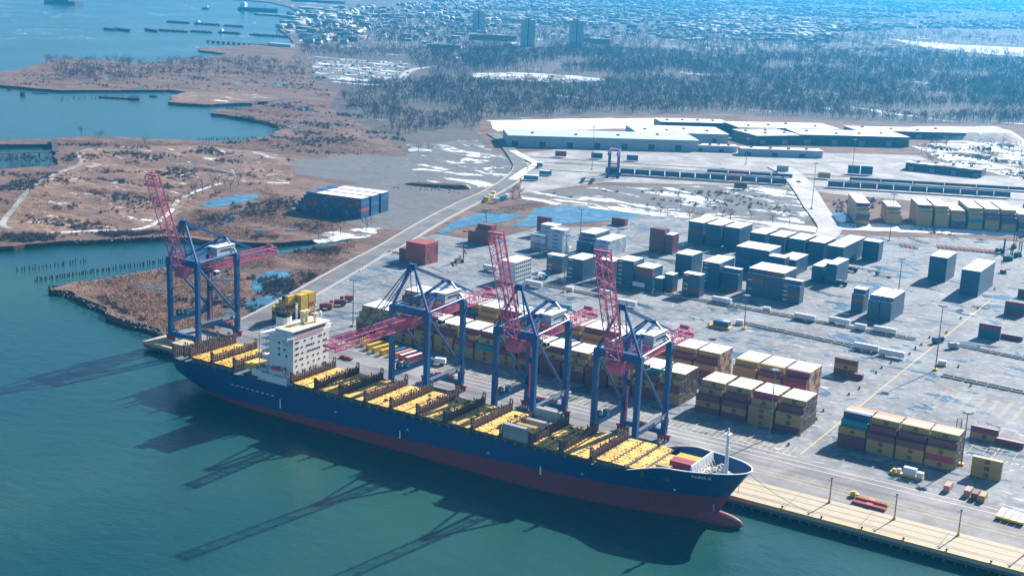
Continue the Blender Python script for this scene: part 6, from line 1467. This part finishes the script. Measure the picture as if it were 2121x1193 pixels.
def streets(px, n, rnd, ang, keep=None, fn=None):
    out = []
    for x, y in (fn or poly_sample)(px, n, rnd, keep=keep):
        ca, sa = math.cos(ang), math.sin(ang); u, v = x*ca+y*sa, -x*sa+y*ca
        v = round(v/34)*34+rnd.choice((-9, 9)); u = round(u/15)*15+rnd.uniform(-2, 2); out.append((u*ca-v*sa, u*sa+v*ca, ang+rnd.choice((0, math.pi/2))))
    return out
hr = random.Random(77)
kp = lambda x, y: noise.noise(Vector((x*0.0016, y*0.0016, 9.3))) > -0.22
hp += streets([(700, 24), (900, 12), (1400, 8), (1500, 60), (1480, 96), (1240, 78), (1060, 60), (900, 92), (760, 96), (700, 60)], 900, hr, A0, kp); hp += streets([(1400, 60), (1500, 30), (1750, 40), (1700, 100), (1640, 116), (1480, 100)], 420, hr, A0+0.5, kp)
hp += streets([(1380, 4), (2160, 8), (2160, 62), (1900, 60), (1640, 70), (1500, 60)], 1500, hr, A0, kp, px_sample); hp += streets([(760, 2), (1500, -8), (2160, 2), (2160, 12), (1400, 14), (900, 24)], 1500, hr, A0, kp, px_sample)
ind_area = streets([(600, 30), (760, 14), (770, 60), (720, 96), (640, 92), (585, 62)], 190, hr, A0-0.3)
hp.sort(key=lambda p: (p[0]-CAM.x)**2+(p[1]-CAM.y)**2)
seen = set(); hp2 = []
for p in hp:
    k = (round(p[0]/9), round(p[1]/9))
    if k not in seen: seen.add(k); hp2.append(p)
hp = hp2
def hwhere(x, y):
    px, py, w = PX(Vector((x, y, 0)))
    return 'left of the tower blocks' if px < 960 else ('among the tower blocks' if px < 1260 else ('beyond the tower blocks on the wooded slope' if px < 1480 else 'in the suburb right of the tower blocks'))
for x, y, a in hp[:230]:
    k = hr.choices(range(8), (5, 5, 3, 3, 3, 2, 3, 2))[0]; w = hwhere(x, y); o = link('house', hm_[k], None, (x, y, LZ+0.1), a); tag(o, hdesc[k]+' '+w, 'house', hdesc[k]+' '+w)
for x, y, a in ind_area[:70]:
    k = hr.choices(range(8), (1, 1, 0, 0, 5, 4, 0, 2))[0]; o = link('industrial_shed', hm_[k], None, (x, y, LZ+0.1), a); tag(o, hdesc[k]+' in the waterfront yards', 'shed', hdesc[k]+' in the waterfront yards')
scatter('distant_houses', [p for p in hp[230:]]+ind_area[70:], hb_, HW+HR, 0.95, 1.6, 8, 'distant streets of snow-roofed houses reaching to the horizon', 'houses', z=LZ+0.1)
for px, py, L, dp, h, nm, rz in ((1020, 84, 120, 18, 14, 'long brown slab building between the first two towers', .62), (1215, 88, 90, 16, 12, 'long low school building between the last two towers', .62), (1245, 92, 44, 16, 14, 'brick building right of the last tower', .62), (1052, 95, 24, 20, 5, 'small snow roofed hall in front of the towers', .7), (660, 22, 150, 30, 9, 'long shed with white roof on the far waterfront', .25), (920, 100, 80, 14, 8, 'grey shed at the edge of the wood', .5), (1500, 6, 130, 60, 10, 'white roofed hall near the horizon', .5), (1560, 72, 180, 20, 7, 'first long white roof in the suburb', .5), (1670, 75, 150, 20, 7, 'second long white roof in the suburb', .5), (1440, 84, 120, 18, 6, 'slanting white terrace at the edge of the wood', 1.5)):
    g = G(px, py, LZ); o = empty('long_building', (g.x, g.y, LZ), rz); tag(o, nm, 'building'); b = MB(); b.box((0, 0, h/2), (L, dp, h)); b.build('wall', HW[2] if 'br' in nm else HW[1], o); b = MB(); b.box((0, 0, h+0.3), (L+1, dp+1, 0.6)); b.build('roof', M['snow_cap'] if 'white' in nm or 'snow' in nm else M['roof_grey'], o)
    b = MB()
    for k in range(int(L/6)):
        for z in ([h*0.3, h*0.7] if h > 9 else [h*0.5]): b.box((-L/2+3+k*6, -dp/2-0.05, z), (2.6, 0.12, 1.6))
    b.build('windows', M['glass'], o)['kind'] = 'stuff'
# vehicles in the lot beyond the marsh
ccols = ['van_white', 'van_white', 'van_blue', 'black', 'yellow', 'grey_steel', 'van_teal']
def carm(m): b = MB(); b.box((0, 0, 1.0), (7.0, 2.4, 1.4), 0); b.box((-1.2, 0, 2.2), (4.2, 2.2, 1.2), 0); b.box((2.4, 0, 2.0), (1.2, 2.0, 0.7), 1); return b.mesh('parked_truck', [M[m], M['glass']])
cmx = {c: carm(c) for c in set(ccols)}; cn = {'van_white': 'white', 'van_blue': 'blue', 'black': 'black', 'yellow': 'yellow', 'grey_steel': 'grey', 'van_teal': 'teal'}
for r_ in range(5):
    for k in range(18):
        if hr.random() < 0.3: continue
        c = hr.choice(ccols); g = G(652+k*11+r_*2, 130+r_*8+hr.uniform(-1, 1), LZ); tag(link('parked_truck', cmx[c], None, (g.x, g.y, LZ+0.15), hr.choice((0.4, 1.97))), '%s truck parked in the lot beyond the marsh' % cn[c], 'truck', '%s trucks in the lot beyond the marsh' % cn[c])
# earth mound beyond the sheds
def mound(px, L, W, H, rz, m, lab):
    g = G(*px, LZ); o = MB(); nx, ny = 28, 16; ca, sa = math.cos(rz), math.sin(rz)
    def pt(i, j): u, v = i/nx*2-1, j/ny*2-1; r = max(0, 1-(u*u*u*u+v*v)); z = H*min(1, r*1.6)*(0.75+0.25*u)+noise.noise(Vector((u*3, v*3, 2)))*0.8*r; x, y = u*L/2, v*W/2; return (g.x+x*ca-y*sa, g.y+x*sa+y*ca, LZ+0.2+z-0.1)
    for i in range(nx):
        for j in range(ny): o.poly([pt(i, j), pt(i+1, j), pt(i+1, j+1), pt(i, j+1)])
    ob = o.build('earth_mound', M[m]); tag(ob, kind='structure'); return ob
mound((1985, 282), 170, 110, 12, 0.45, 'sand', ''); mound((925, 388), 50, 16, 4, 0.3, 'heath', ''); mound((880, 385), 40, 14, 3, 0.3, 'marsh', ''); mound((430, 350), 90, 30, 3, 0.2, 'heath', ''); mound((250, 395), 110, 40, 3.5, 0.3, 'heath', '')
# ------------------------------------------------------------------ haze
hz = MB(); hz.box((-4000, 9000, 104.0), (24000, 20400, 220.0))
m = bpy.data.materials.new('haze'); m.use_nodes = True; nt = m.node_tree; nt.nodes.clear()
pv = nt.nodes.new('ShaderNodeVolumePrincipled'); pv.inputs['Color'].default_value = (0.035, 0.37, 0.70, 1); pv.inputs['Density'].default_value = 0.000115; pv.inputs['Anisotropy'].default_value = 0.35
om = nt.nodes.new('ShaderNodeOutputMaterial'); nt.links.new(pv.outputs[0], om.inputs['Volume'])
tag(hz.build('haze', m), kind='stuff')
